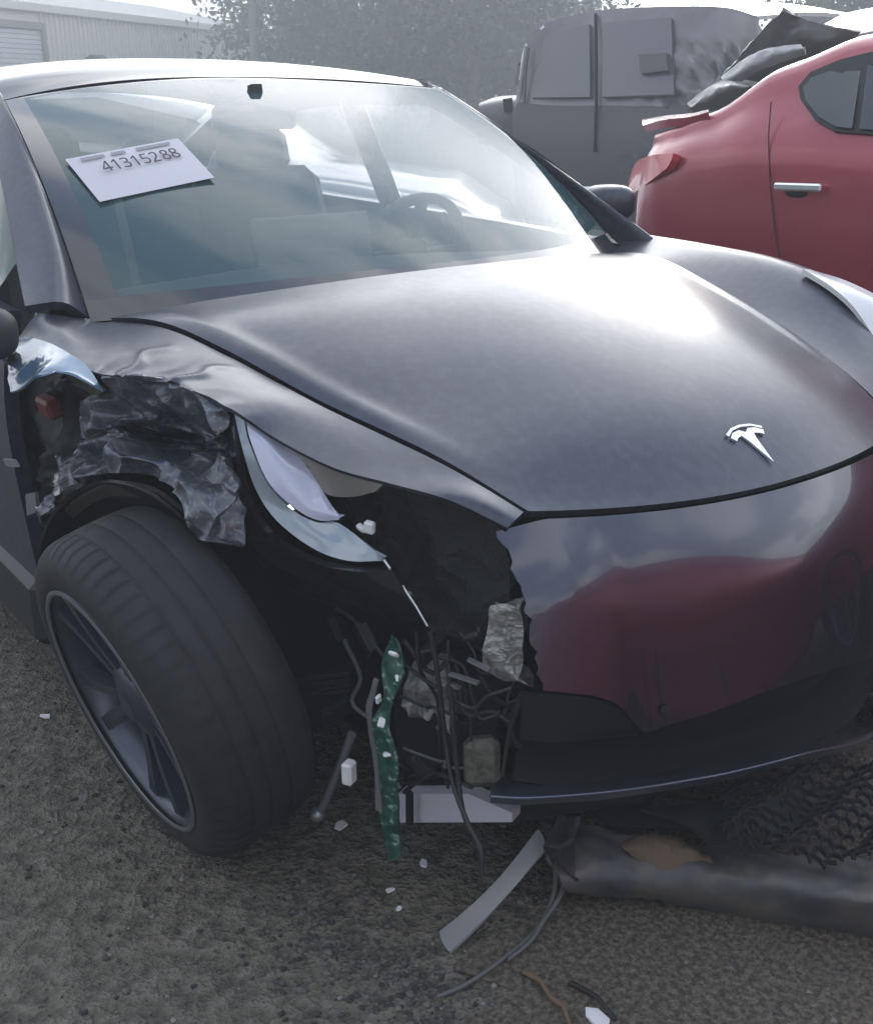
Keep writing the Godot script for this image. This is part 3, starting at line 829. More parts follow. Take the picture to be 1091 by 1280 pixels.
	mb.loft([[Vector3(-0.79,0.783,0.18), Vector3(-0.77,0.766,0.212), Vector3(-0.75,0.731,0.227)], [Vector3(-0.84,0.701,0.18), Vector3(-0.81,0.672,0.226), Vector3(-0.77,0.646,0.255)], [Vector3(-0.83,0.646,0.212), Vector3(-0.81,0.647,0.247), Vector3(-0.78,0.639,0.262)]], 30, 30, 0.004, Vector3(-1, 0.2, 0.3), func(p: Vector3, a: float, b: float) -> Vector3: return crumpled(p, 0.04))
	obj("crumpled_flap", mb, M.crumple, wing_r)
	# rear scrap of the wing: torn edge, reflected sky blue put into its colour, and what shows inside
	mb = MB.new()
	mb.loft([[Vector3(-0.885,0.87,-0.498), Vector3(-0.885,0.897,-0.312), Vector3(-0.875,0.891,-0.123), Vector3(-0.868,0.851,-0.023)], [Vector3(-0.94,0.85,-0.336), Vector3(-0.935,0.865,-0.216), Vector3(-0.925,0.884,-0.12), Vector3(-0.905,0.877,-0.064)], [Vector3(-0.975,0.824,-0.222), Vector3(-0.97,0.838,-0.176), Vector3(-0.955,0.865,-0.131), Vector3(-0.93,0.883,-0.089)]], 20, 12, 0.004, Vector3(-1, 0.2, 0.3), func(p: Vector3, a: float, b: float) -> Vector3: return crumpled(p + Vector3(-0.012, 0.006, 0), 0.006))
	obj("torn_edge", mb, M.sky_tint_paint, wing_r)
	mb = MB.new()
	mb.loft([[Vector3(-0.86,0.795,-0.611), Vector3(-0.84,0.813,-0.357), Vector3(-0.82,0.818,-0.149)], [Vector3(-0.88,0.647,-0.607), Vector3(-0.86,0.656,-0.4), Vector3(-0.82,0.702,-0.18)], [Vector3(-0.9,0.461,-0.618), Vector3(-0.88,0.46,-0.541), Vector3(-0.83,0.617,-0.263)]], 24, 20, 0.01, Vector3(-1, 0, 0.3), func(p: Vector3, a: float, b: float) -> Vector3: return crumpled(p, 0.05))
	obj("inner_wing", mb, M.black, car)
	mb = MB.new()
	mb.plate([Vector3(-0.885,0.859,-0.211), Vector3(-0.885,0.869,-0.19), Vector3(-0.87,0.844,-0.058), Vector3(-0.87,0.826,-0.095), Vector3(-0.885,0.846,-0.198)], 0.012, Vector3(-1, 0, 0))
	obj("bent_bracket", mb, M.liner, car)
	mb = MB.new()
	mb.box(Transform3D(Basis(Vector3(0.2, 0.3, 1).normalized(), 0.3), Vector3(-0.89,0.768,-0.31)), Vector3(0.03, 0.04, 0.06), 0.006)
	obj("red_connector", mb, M.red_bit, car)
	mb = MB.new()
	mb.plate([Vector3(-0.93,0.566,-0.412), Vector3(-0.93,0.589,-0.341), Vector3(-0.925,0.54,-0.365), Vector3(-0.93,0.516,-0.421)], 0.008, Vector3(-1, 0, 0))
	mb.plate([Vector3(-0.94,0.62,-0.509), Vector3(-0.94,0.636,-0.436), Vector3(-0.94,0.626,-0.413), Vector3(-0.94,0.608,-0.492)], 0.008, Vector3(-1, 0, 0))
	obj("torn_clip", mb, M.steel, car)
	# wheel arch liner
	mb = MB.new()
	mb.loft([[Vector3(-0.9,0.152,-0.595), Vector3(-0.9,0.33,-0.544), Vector3(-0.9,0.483,-0.417), Vector3(-0.895,0.598,-0.246), Vector3(-0.88,0.678,-0.07), Vector3(-0.85,0.69,0.065), Vector3(-0.8,0.636,0.112)], [Vector3(-0.8,0.006,-0.891), Vector3(-0.8,0.217,-0.802), Vector3(-0.8,0.37,-0.666), Vector3(-0.8,0.479,-0.482), Vector3(-0.79,0.557,-0.297), Vector3(-0.77,0.582,-0.132), Vector3(-0.74,0.548,-0.019)], [Vector3(-0.62,-0.241,-1.387), Vector3(-0.62,0.028,-1.226), Vector3(-0.62,0.195,-1.012), Vector3(-0.62,0.303,-0.808), Vector3(-0.6,0.361,-0.634), Vector3(-0.6,0.404,-0.394), Vector3(-0.58,0.393,-0.234)]], 36, 10, 0.006, Vector3(-0.6, 0.3, 0.6))
	obj("arch_liner", mb, M.black, car)
	mb = MB.new()
	mb.loft([[Vector3(-0.88,0.543,-0.322), Vector3(-0.88,0.612,-0.194), Vector3(-0.87,0.67,-0.059), Vector3(-0.84,0.683,0.057), Vector3(-0.8,0.644,0.09)], [Vector3(-0.85,0.508,-0.371), Vector3(-0.85,0.576,-0.243), Vector3(-0.84,0.622,-0.129), Vector3(-0.82,0.645,0.001), Vector3(-0.79,0.619,0.052)]], 24, 5, 0.008, Vector3(-0.6, 0.3, 0.6))
	obj("arch_rib", mb, M.liner, car)
	# wheels
	var wn := Vector3(-0.9689, -0.2415, 0.0540)
	var wx := Vector3.UP.cross(wn).normalized()
	var wh := hand_wheel("front_wheel", Transform3D(Basis(wx, wn, wx.cross(wn)), Vector3(-0.9526, 0.2965 + 0.004, 0.1006)), car, true)
	wh.set_meta("label", "front wheel leaning out on its broken suspension")
	hand_wheel("front_wheel", Transform3D(Basis(Vector3(0, 0, 1), Vector3.RIGHT, Vector3.UP), Vector3(0.905, 0.334, 0.0)), car, false)
	for s in [-1.0, 1.0]:
		hand_wheel("rear_wheel", Transform3D(Basis(Vector3(0, 0, s), Vector3(s, 0, 0), Vector3.UP), Vector3(s * 0.905, 0.334, -2.875)), car, false)
	# left wing and headlight
	mb = MB.new()
	var lu := []
	for k in 7:
		lu.append(hood_at(k / 6.0, 1.0) + Vector3(0.006, -0.002, 0))
	mb.loft([lu, [Vector3(0.86, 0.965, -0.45), Vector3(0.845, 0.962, -0.2), Vector3(0.82, 0.953, 0.03), Vector3(0.785, 0.922, 0.2), Vector3(0.735, 0.85, 0.37), Vector3(0.64, 0.765, 0.53), Vector3(0.55, 0.705, 0.64)],
		[Vector3(0.915, 0.90, -0.45), Vector3(0.915, 0.90, -0.2), Vector3(0.905, 0.895, 0.03), Vector3(0.89, 0.87, 0.22), Vector3(0.83, 0.80, 0.40), Vector3(0.70, 0.73, 0.55), Vector3(0.57, 0.695, 0.65)],
		[Vector3(0.92, 0.70, -0.45), Vector3(0.925, 0.71, -0.2), Vector3(0.92, 0.71, 0.03), Vector3(0.90, 0.68, 0.24), Vector3(0.86, 0.62, 0.40), Vector3(0.74, 0.6, 0.56), Vector3(0.6, 0.6, 0.68)]], 36, 18, 0.006, Vector3(0.6, 0.8, 0.2))
	obj("front_wing", mb, M.paint, car)
	mb = MB.new()
	mb.loft([[Vector3(0.765,0.945,0.173), Vector3(0.755,0.919,0.256), Vector3(0.74,0.883,0.336), Vector3(0.72,0.828,0.412)], [Vector3(0.79,0.942,0.175), Vector3(0.79,0.918,0.263), Vector3(0.79,0.892,0.342), Vector3(0.77,0.844,0.435)], [Vector3(0.82,0.935,0.171), Vector3(0.83,0.919,0.256), Vector3(0.84,0.884,0.361), Vector3(0.82,0.842,0.462)]], 20, 10, 0.012, Vector3(0.6, 0.8, 0.3))
	obj("headlight", mb, M.white_paint, car)  # white colour stands in for sky mirrored in the lens
	# torn right headlight
	var lamp := Node3D.new()
	lamp.name = "headlight"
	lamp.set_meta("label", "torn right headlight pushed back over the wheel")
	car.add_child(lamp, true)
	var lo := Vector3(-0.5, 0.6, 0.6)
	mb = MB.new()
	mb.loft([[Vector3(-0.738,0.838,0.238), Vector3(-0.74,0.802,0.257), Vector3(-0.73,0.74,0.292), Vector3(-0.705,0.701,0.33), Vector3(-0.68,0.683,0.361), Vector3(-0.655,0.686,0.388)], [Vector3(-0.725,0.83,0.243), Vector3(-0.72,0.8,0.28), Vector3(-0.705,0.746,0.318), Vector3(-0.685,0.712,0.349), Vector3(-0.67,0.699,0.374), Vector3(-0.655,0.689,0.388)], [Vector3(-0.72,0.829,0.245), Vector3(-0.7,0.813,0.269), Vector3(-0.675,0.769,0.318), Vector3(-0.665,0.738,0.342), Vector3(-0.66,0.715,0.363), Vector3(-0.655,0.691,0.391)]], 24, 10, 0.01, lo)
	obj("lens", mb, M.lens, lamp)
	mb = MB.new()
	mb.loft([[Vector3(-0.748,0.844,0.218), Vector3(-0.752,0.791,0.248), Vector3(-0.742,0.725,0.266), Vector3(-0.728,0.678,0.307), Vector3(-0.7,0.643,0.374), Vector3(-0.672,0.634,0.435), Vector3(-0.642,0.646,0.496)], [Vector3(-0.742,0.842,0.226), Vector3(-0.745,0.795,0.252), Vector3(-0.735,0.73,0.278), Vector3(-0.715,0.688,0.317), Vector3(-0.69,0.664,0.372), Vector3(-0.665,0.655,0.418), Vector3(-0.642,0.649,0.496)], [Vector3(-0.74,0.84,0.233), Vector3(-0.741,0.8,0.253), Vector3(-0.731,0.736,0.288), Vector3(-0.706,0.696,0.326), Vector3(-0.68,0.679,0.361), Vector3(-0.655,0.68,0.388), Vector3(-0.642,0.652,0.498)]], 30, 8, 0.008, lo)
	obj("lens_edge", mb, M.lens_edge, lamp)
	mb = MB.new()
	mb.loft([[Vector3(-0.7,0.814,0.256), Vector3(-0.68,0.803,0.329), Vector3(-0.655,0.78,0.407), Vector3(-0.625,0.774,0.488)], [Vector3(-0.685,0.789,0.294), Vector3(-0.668,0.765,0.355), Vector3(-0.65,0.757,0.419), Vector3(-0.63,0.767,0.482)], [Vector3(-0.672,0.761,0.322), Vector3(-0.66,0.724,0.356), Vector3(-0.645,0.732,0.417), Vector3(-0.635,0.752,0.466)]], 20, 12, 0.008, lo)
	obj("reflector", mb, M.reflector, lamp)
	mb = MB.new()
	mb.loft([[Vector3(-0.752,0.846,0.211), Vector3(-0.757,0.789,0.231), Vector3(-0.75,0.706,0.241), Vector3(-0.73,0.644,0.279), Vector3(-0.705,0.621,0.368), Vector3(-0.675,0.623,0.457), Vector3(-0.642,0.64,0.523)], [Vector3(-0.745,0.8,0.166), Vector3(-0.75,0.736,0.191), Vector3(-0.742,0.649,0.2), Vector3(-0.72,0.582,0.238), Vector3(-0.69,0.563,0.337), Vector3(-0.66,0.571,0.442), Vector3(-0.628,0.595,0.546)], [Vector3(-0.7,0.681,0.076), Vector3(-0.7,0.61,0.098), Vector3(-0.69,0.55,0.115), Vector3(-0.68,0.521,0.186), Vector3(-0.66,0.519,0.308), Vector3(-0.635,0.529,0.437), Vector3(-0.61,0.552,0.567)]], 30, 14, 0.012, Vector3(-1, -0.2, 0.5))
	obj("housing", mb, M.black_gloss, lamp)
	mb = MB.new()
	mb.tube([Vector3(-0.642,0.649,0.5), Vector3(-0.632,0.618,0.53), Vector3(-0.62,0.583,0.556), Vector3(-0.612,0.554,0.575)], 0.0022, 0.0016, 6)
	obj("trim_edge", mb, M.chrome, lamp)
	mb = MB.new()
	mb.box(Transform3D(Basis(Vector3(0.3, 1, 0.2).normalized(), 0.6), Vector3(-0.635,0.687,0.449)), Vector3(0.012, 0.022, 0.018), 0.003)
	mb.box(Transform3D(Basis(Vector3(0.3, 0, 1).normalized(), 0.4), Vector3(-0.637,0.68,0.428)), Vector3(0.01, 0.01, 0.02), 0.002)
	obj("broken_clip", mb, M.white, lamp)
	# hollow behind the headlight: torn foam and the radiator support
	mb = MB.new()
	mb.loft([[Vector3(-0.6,0.662,0.299), Vector3(-0.585,0.746,0.427), Vector3(-0.54,0.733,0.532), Vector3(-0.5,0.704,0.644)], [Vector3(-0.58,0.592,0.328), Vector3(-0.56,0.634,0.47), Vector3(-0.53,0.649,0.582), Vector3(-0.505,0.649,0.661)], [Vector3(-0.57,0.536,0.411), Vector3(-0.55,0.556,0.501), Vector3(-0.53,0.581,0.604), Vector3(-0.508,0.586,0.672)], [Vector3(-0.575,0.517,0.513), Vector3(-0.555,0.49,0.552), Vector3(-0.53,0.475,0.605), Vector3(-0.508,0.47,0.676)]], 40, 40, 0.01, Vector3(-0.5, 0.2, 0.8), func(p: Vector3, a: float, b: float) -> Vector3: return crumpled(p + Vector3(0.03, 0, -0.06), 0.035))
	obj("torn_foam", mb, M.foam, car)
	mb = MB.new()
	mb.loft([[Vector3(-0.545,0.602,0.647), Vector3(-0.53,0.607,0.664), Vector3(-0.518,0.603,0.684)], [Vector3(-0.55,0.539,0.642), Vector3(-0.532,0.543,0.668), Vector3(-0.518,0.548,0.689)], [Vector3(-0.553,0.494,0.639), Vector3(-0.535,0.474,0.665), Vector3(-0.518,0.482,0.689)]], 26, 30, 0.03, Vector3(-0.4, 0.1, 0.9), func(p: Vector3, a: float, b: float) -> Vector3: return crumpled(p, 0.016))
	obj("crushed_foil_block", mb, M.foil, car)
	mb = MB.new()
	mb.loft([[Vector3(-0.62,0.412,0.502), Vector3(-0.61,0.446,0.527), Vector3(-0.6,0.451,0.552), Vector3(-0.59,0.456,0.582)], [Vector3(-0.62,0.384,0.498), Vector3(-0.61,0.397,0.529), Vector3(-0.6,0.403,0.556), Vector3(-0.59,0.413,0.584)], [Vector3(-0.62,0.341,0.497), Vector3(-0.61,0.364,0.528), Vector3(-0.6,0.37,0.56), Vector3(-0.59,0.372,0.591)], [Vector3(-0.615,0.368,0.545), Vector3(-0.605,0.354,0.562), Vector3(-0.6,0.344,0.587), Vector3(-0.59,0.319,0.599)]], 24, 30, 0.02, Vector3(-0.4, 0.1, 0.9), func(p: Vector3, a: float, b: float) -> Vector3: return crumpled(p + Vector3(0.05, 0, -0.06), 0.02))
	obj("crushed_foil_block", mb, M.foil, car)
	for q in [[Vector3(-0.6,0.468,0.598), Vector3(-0.595,0.466,0.636)], [Vector3(-0.6,0.485,0.618), Vector3(-0.585,0.487,0.672)], [Vector3(-0.58,0.513,0.639), Vector3(-0.565,0.504,0.674)]]:
		mb = MB.new()
		mb.bar(q[0], q[1], 0.008, 0.005)
		obj("metal_fin", mb, M.steel, car)
	mb = MB.new()
	mb.box(Transform3D(Basis(Vector3.UP, -0.5) * Basis(Vector3.RIGHT, -0.15), Vector3(-0.56,0.329,0.65)), Vector3(0.058, 0.082, 0.04), 0.012)
	obj("duct_end", mb, M.duct, car)
	mb = MB.new()
	mb.loft([[Vector3(-0.55,0.322,0.413), Vector3(-0.52,0.4,0.504), Vector3(-0.48,0.434,0.647)], [Vector3(-0.55,0.223,0.41), Vector3(-0.52,0.259,0.504), Vector3(-0.48,0.307,0.63)], [Vector3(-0.55,0.145,0.421), Vector3(-0.52,0.174,0.503), Vector3(-0.49,0.216,0.612)]], 16, 16, 0.02, Vector3(-0.4, 0, 0.9), func(p: Vector3, a: float, b: float) -> Vector3: return p + Vector3(0.04, 0, -0.09))
	obj("cooling_duct", mb, M.black, car)
	# crash beam and steel under it
	mb = MB.new()
	mb.plate([Vector3(-0.6,0.183,0.463), Vector3(-0.545,0.232,0.595), Vector3(-0.51,0.221,0.669), Vector3(-0.51,0.203,0.669), Vector3(-0.6,0.127,0.469)], 0.03, Vector3(-0.4, 0, 0.9))
	obj("crash_beam", mb, M.beam, car)
	mb = MB.new()
	mb.bar(Vector3(-0.602,0.209,0.503), Vector3(-0.602,0.143,0.502), 0.01, 0.01)
	obj("beam_slot", mb, M.void, car)
	# green torn sheet hanging in front of the wheel
	mb = MB.new()
	mb.loft([[Vector3(-0.67,0.547,0.551), Vector3(-0.675,0.496,0.531), Vector3(-0.68,0.443,0.546), Vector3(-0.69,0.383,0.526), Vector3(-0.69,0.317,0.528), Vector3(-0.685,0.228,0.536), Vector3(-0.68,0.129,0.549)], [Vector3(-0.668,0.529,0.558), Vector3(-0.67,0.497,0.553), Vector3(-0.675,0.446,0.557), Vector3(-0.68,0.39,0.549), Vector3(-0.682,0.325,0.549), Vector3(-0.68,0.236,0.555), Vector3(-0.678,0.138,0.561)], [Vector3(-0.668,0.543,0.556), Vector3(-0.665,0.5,0.573), Vector3(-0.668,0.478,0.577), Vector3(-0.675,0.399,0.555), Vector3(-0.675,0.335,0.574), Vector3(-0.675,0.243,0.571), Vector3(-0.675,0.15,0.571)]], 60, 14, 0.004, Vector3(-0.5, 0, 0.9), func(p: Vector3, a: float, b: float) -> Vector3: return crumpled(p, 0.012))
	obj("green_shred", mb, M.green, car)
	mb = MB.new()
	mb.loft([[Vector3(-0.69,0.472,0.535), Vector3(-0.695,0.404,0.52), Vector3(-0.695,0.318,0.526), Vector3(-0.69,0.229,0.534)], [Vector3(-0.688,0.47,0.543), Vector3(-0.69,0.407,0.529), Vector3(-0.69,0.32,0.533), Vector3(-0.688,0.228,0.548)]], 30, 4, 0.004, Vector3(-0.5, 0, 0.9), func(p: Vector3, a: float, b: float) -> Vector3: return crumpled(p, 0.012))
	obj("torn_edge_strip", mb, M.grey_plastic, car)
	for p in [Vector3(-0.664,0.474,0.564), Vector3(-0.678,0.337,0.555), Vector3(-0.684,0.433,0.54), Vector3(-0.684,0.394,0.548), Vector3(-0.664,0.513,0.556)]:
		mb = MB.new()
		mb.box(Transform3D(Basis(Vector3(0.4, 0.7, 0.6).normalized(), p.y * 30.0), p), Vector3(0.012, 0.016, 0.006), 0.002)
		obj("white_fleck", mb, M.white, car)
	# tie rod, white plug, louvres in the dark behind the wheel
	mb = MB.new()
	mb.tube([Vector3(-0.66,0.3,0.414), Vector3(-0.67,0.243,0.395), Vector3(-0.68,0.165,0.363), Vector3(-0.69,0.109,0.339)], 0.008, 0.007, 10)
	mb.ball(Transform3D(Basis().scaled(Vector3.ONE * 0.014), Vector3(-0.692,0.108,0.337)))
	obj("tie_rod", mb, M.steel, car)
	mb = MB.new()
	mb.box(Transform3D(Basis(Vector3.UP, 0.5), Vector3(-0.69,0.254,0.45)), Vector3(0.025, 0.042, 0.02), 0.004)
	obj("white_plug", mb, M.white, car)
	for k in 4:
		mb = MB.new()
		mb.bar(Vector3(-0.66,0.354,0.287) + Vector3(0, -0.011 * k, 0), Vector3(-0.63,0.385,0.36) + Vector3(0, -0.011 * k, 0), 0.006, 0.006)
		obj("louvre", mb, M.black, car)
	mb = MB.new()
	mb.bar(Vector3(-0.66,0.501,0.358), Vector3(-0.655,0.465,0.379), 0.012, 0.006)
	obj("bracket", mb, M.black, car)
	# cables hanging in the gap
	var paths := [
		[Vector3(-0.61,0.546,0.58), Vector3(-0.605,0.465,0.594), Vector3(-0.6,0.367,0.604), Vector3(-0.605,0.294,0.633), Vector3(-0.61,0.247,0.68), Vector3(-0.615,0.226,0.718), Vector3(-0.62,0.183,0.731)],
		[Vector3(-0.6,0.5,0.613), Vector3(-0.6,0.406,0.626), Vector3(-0.6,0.31,0.639), Vector3(-0.605,0.25,0.663), Vector3(-0.61,0.23,0.703)],
		[Vector3(-0.61,0.209,0.498), Vector3(-0.605,0.276,0.563), Vector3(-0.6,0.294,0.613), Vector3(-0.59,0.297,0.664)],
		[Vector3(-0.595,0.439,0.606), Vector3(-0.58,0.432,0.65), Vector3(-0.57,0.462,0.677), Vector3(-0.55,0.484,0.711)],
		[Vector3(-0.53,0.467,0.71), Vector3(-0.535,0.409,0.694), Vector3(-0.54,0.356,0.686), Vector3(-0.545,0.313,0.685)]]
	for k in paths.size():
		var pts := []
		for j in 25:
			pts.append(MB.along(paths[k], j / 24.0))
		mb = MB.new()
		mb.tube(pts, 0.0045 if k < 2 else 0.004, 0.004 if k < 2 else 0.003, 8)
		obj("cable", mb, M.black, car)
	var rng := RandomNumberGenerator.new()
	rng.seed = 19
	var ends := [[Vector3(-0.6,0.493,0.491), Vector3(-0.52,0.395,0.676)], [Vector3(-0.6,0.522,0.526), Vector3(-0.56,0.23,0.558)], [Vector3(-0.62,0.489,0.307), Vector3(-0.58,0.425,0.553)], [Vector3(-0.54,0.462,0.618), Vector3(-0.5,0.35,0.674)], [Vector3(-0.6,0.383,0.476), Vector3(-0.55,0.385,0.632)], [Vector3(-0.59,0.488,0.556), Vector3(-0.53,0.412,0.658)], [Vector3(-0.6,0.286,0.485), Vector3(-0.57,0.302,0.616)], [Vector3(-0.58,0.525,0.586), Vector3(-0.57,0.343,0.637)], [Vector3(-0.6,0.417,0.297), Vector3(-0.6,0.199,0.471)], [Vector3(-0.56,0.535,0.591), Vector3(-0.51,0.449,0.693)]]
	for q in ends:
		var kn := []
		for j in 6:
			var sag: float = sin(PI * j / 5.0)
			kn.append(q[0].lerp(q[1], j / 5.0) + Vector3(rng.randf_range(-0.03, 0.03), rng.randf_range(-0.05, 0.02), rng.randf_range(-0.02, 0.03)) * sag)
		var pts := []
		for j in 25:
			pts.append(MB.along(kn, j / 24.0))
		mb = MB.new()
		var r := rng.randf_range(0.002, 0.0045)
		mb.tube(pts, r, r, 7)
		obj("cable", mb, [M.black, M.grey_plastic, M.plastic][rng.randi() % 3], car)
	for q in [[Vector3(-0.57,0.482,0.528), 0.4, 0.06], [Vector3(-0.55,0.397,0.578), 1.1, 0.05], [Vector3(-0.57,0.238,0.489), 2.2, 0.05], [Vector3(-0.5,0.399,0.652), 0.8, 0.04], [Vector3(-0.6,0.444,0.365), 1.7, 0.06], [Vector3(-0.54,0.526,0.617), 2.9, 0.05], [Vector3(-0.6,0.252,0.258), 0.2, 0.07]]:
		mb = MB.new()
		mb.box(Transform3D(Basis(Vector3(0.3, 1, 0.5).normalized(), q[1]), q[0]), Vector3(q[2], q[2] * 0.55, 0.012), 0.003)
		mb.box(Transform3D(Basis(Vector3(0.3, 1, 0.5).normalized(), q[1]), q[0]) * Transform3D(Basis(), Vector3(0, q[2] * 0.25, 0.008)), Vector3(q[2] * 0.8, 0.006, 0.012), 0.002)
		obj("broken_bracket", mb, M.plastic, car)
	var trail := [Vector3(-0.371,0.14,0.635), Vector3(-0.415,0.1,0.649), Vector3(-0.402,0.06,0.661), Vector3(-0.438,0.03,0.695), Vector3(-0.501,0.012,0.723), Vector3(-0.598,0.008,0.741), Vector3(-0.669,0.008,0.749), Vector3(-0.718,0.008,0.744)]
	for k in 2:
		var pts := []
		for j in 31:
			var p := MB.along(trail, j / 30.0)
			pts.append(p + Vector3(0.012 * k * sin(j * 0.7), 0.006 * k, 0.01 * k))
		if k == 1:
			pts.resize(22)
		mb = MB.new()
		mb.tube(pts, 0.0055, 0.0035, 8)
		obj("cable", mb, M.grey_plastic, car)

# ---------------------------------------------------------------- other vehicles
# a plain saloon: forward +z, rear end at z = 0; prof rows: z, sill y, shoulder y, half width, roof edge y, roof half width, centre y
func saloon(root: Node3D, prof: Array, paint: Material, wheels: Array, seams: Array) -> void:
	var ring := func(z: float) -> Array:
		var k := 0
		while k < prof.size() - 2 and prof[k + 1][0] < z:
			k += 1
		var f: float = clamp((z - prof[k][0]) / (prof[k + 1][0] - prof[k][0]), 0.0, 1.0)
		f = f * f * (3.0 - 2.0 * f) * 0.5 + f * 0.5
		var q := []
		for j in prof[k].size():
			q.append(lerp(float(prof[k][j]), float(prof[k + 1][j]), f))
		return q
	var mb := MB.new()
	var z0: float = prof[0][0]
	var z1: float = prof[prof.size() - 1][0]
	mb.surf(func(a: float, b: float) -> Vector3:
		var z: float = lerp(z0, z1, b)
		var q: Array = ring.call(z)
		var half := [Vector3(0, q[1], z), Vector3(q[3] * 0.9, q[1], z), Vector3(q[3] * 0.985, q[1] + 0.12, z), Vector3(q[3], lerp(q[1], q[2], 0.5), z), Vector3(q[3] * 0.995, lerp(q[1], q[2], 0.85), z), Vector3(q[3] * 0.965, q[2], z), Vector3(lerp(q[3] * 0.955, q[5], 0.5), lerp(q[2], q[4], 0.52), z), Vector3(q[5], q[4], z), Vector3(q[5] * 0.6, lerp(q[4], q[6], 0.8), z), Vector3(0, q[6], z)]
		var s := 1.0 if a > 0.5 else -1.0
		var p := MB.along(half, abs(a - 0.5) * 2.0)
		return Vector3(p.x * s, p.y, p.z), 72, 90, 0.0, Vector3.UP)
	obj("body", mb, paint, root)
	for w in wheels:
		hand_wheel("wheel", Transform3D(Basis(Vector3(0, 0, sign(w.x)), Vector3(sign(w.x), 0, 0), Vector3.UP), w), root, false)
	for s in seams:
		mb = MB.new()
		mb.tube(s, 0.0025, 0.0025, 5)
		obj("door_seam", mb, M.seam_red, root)

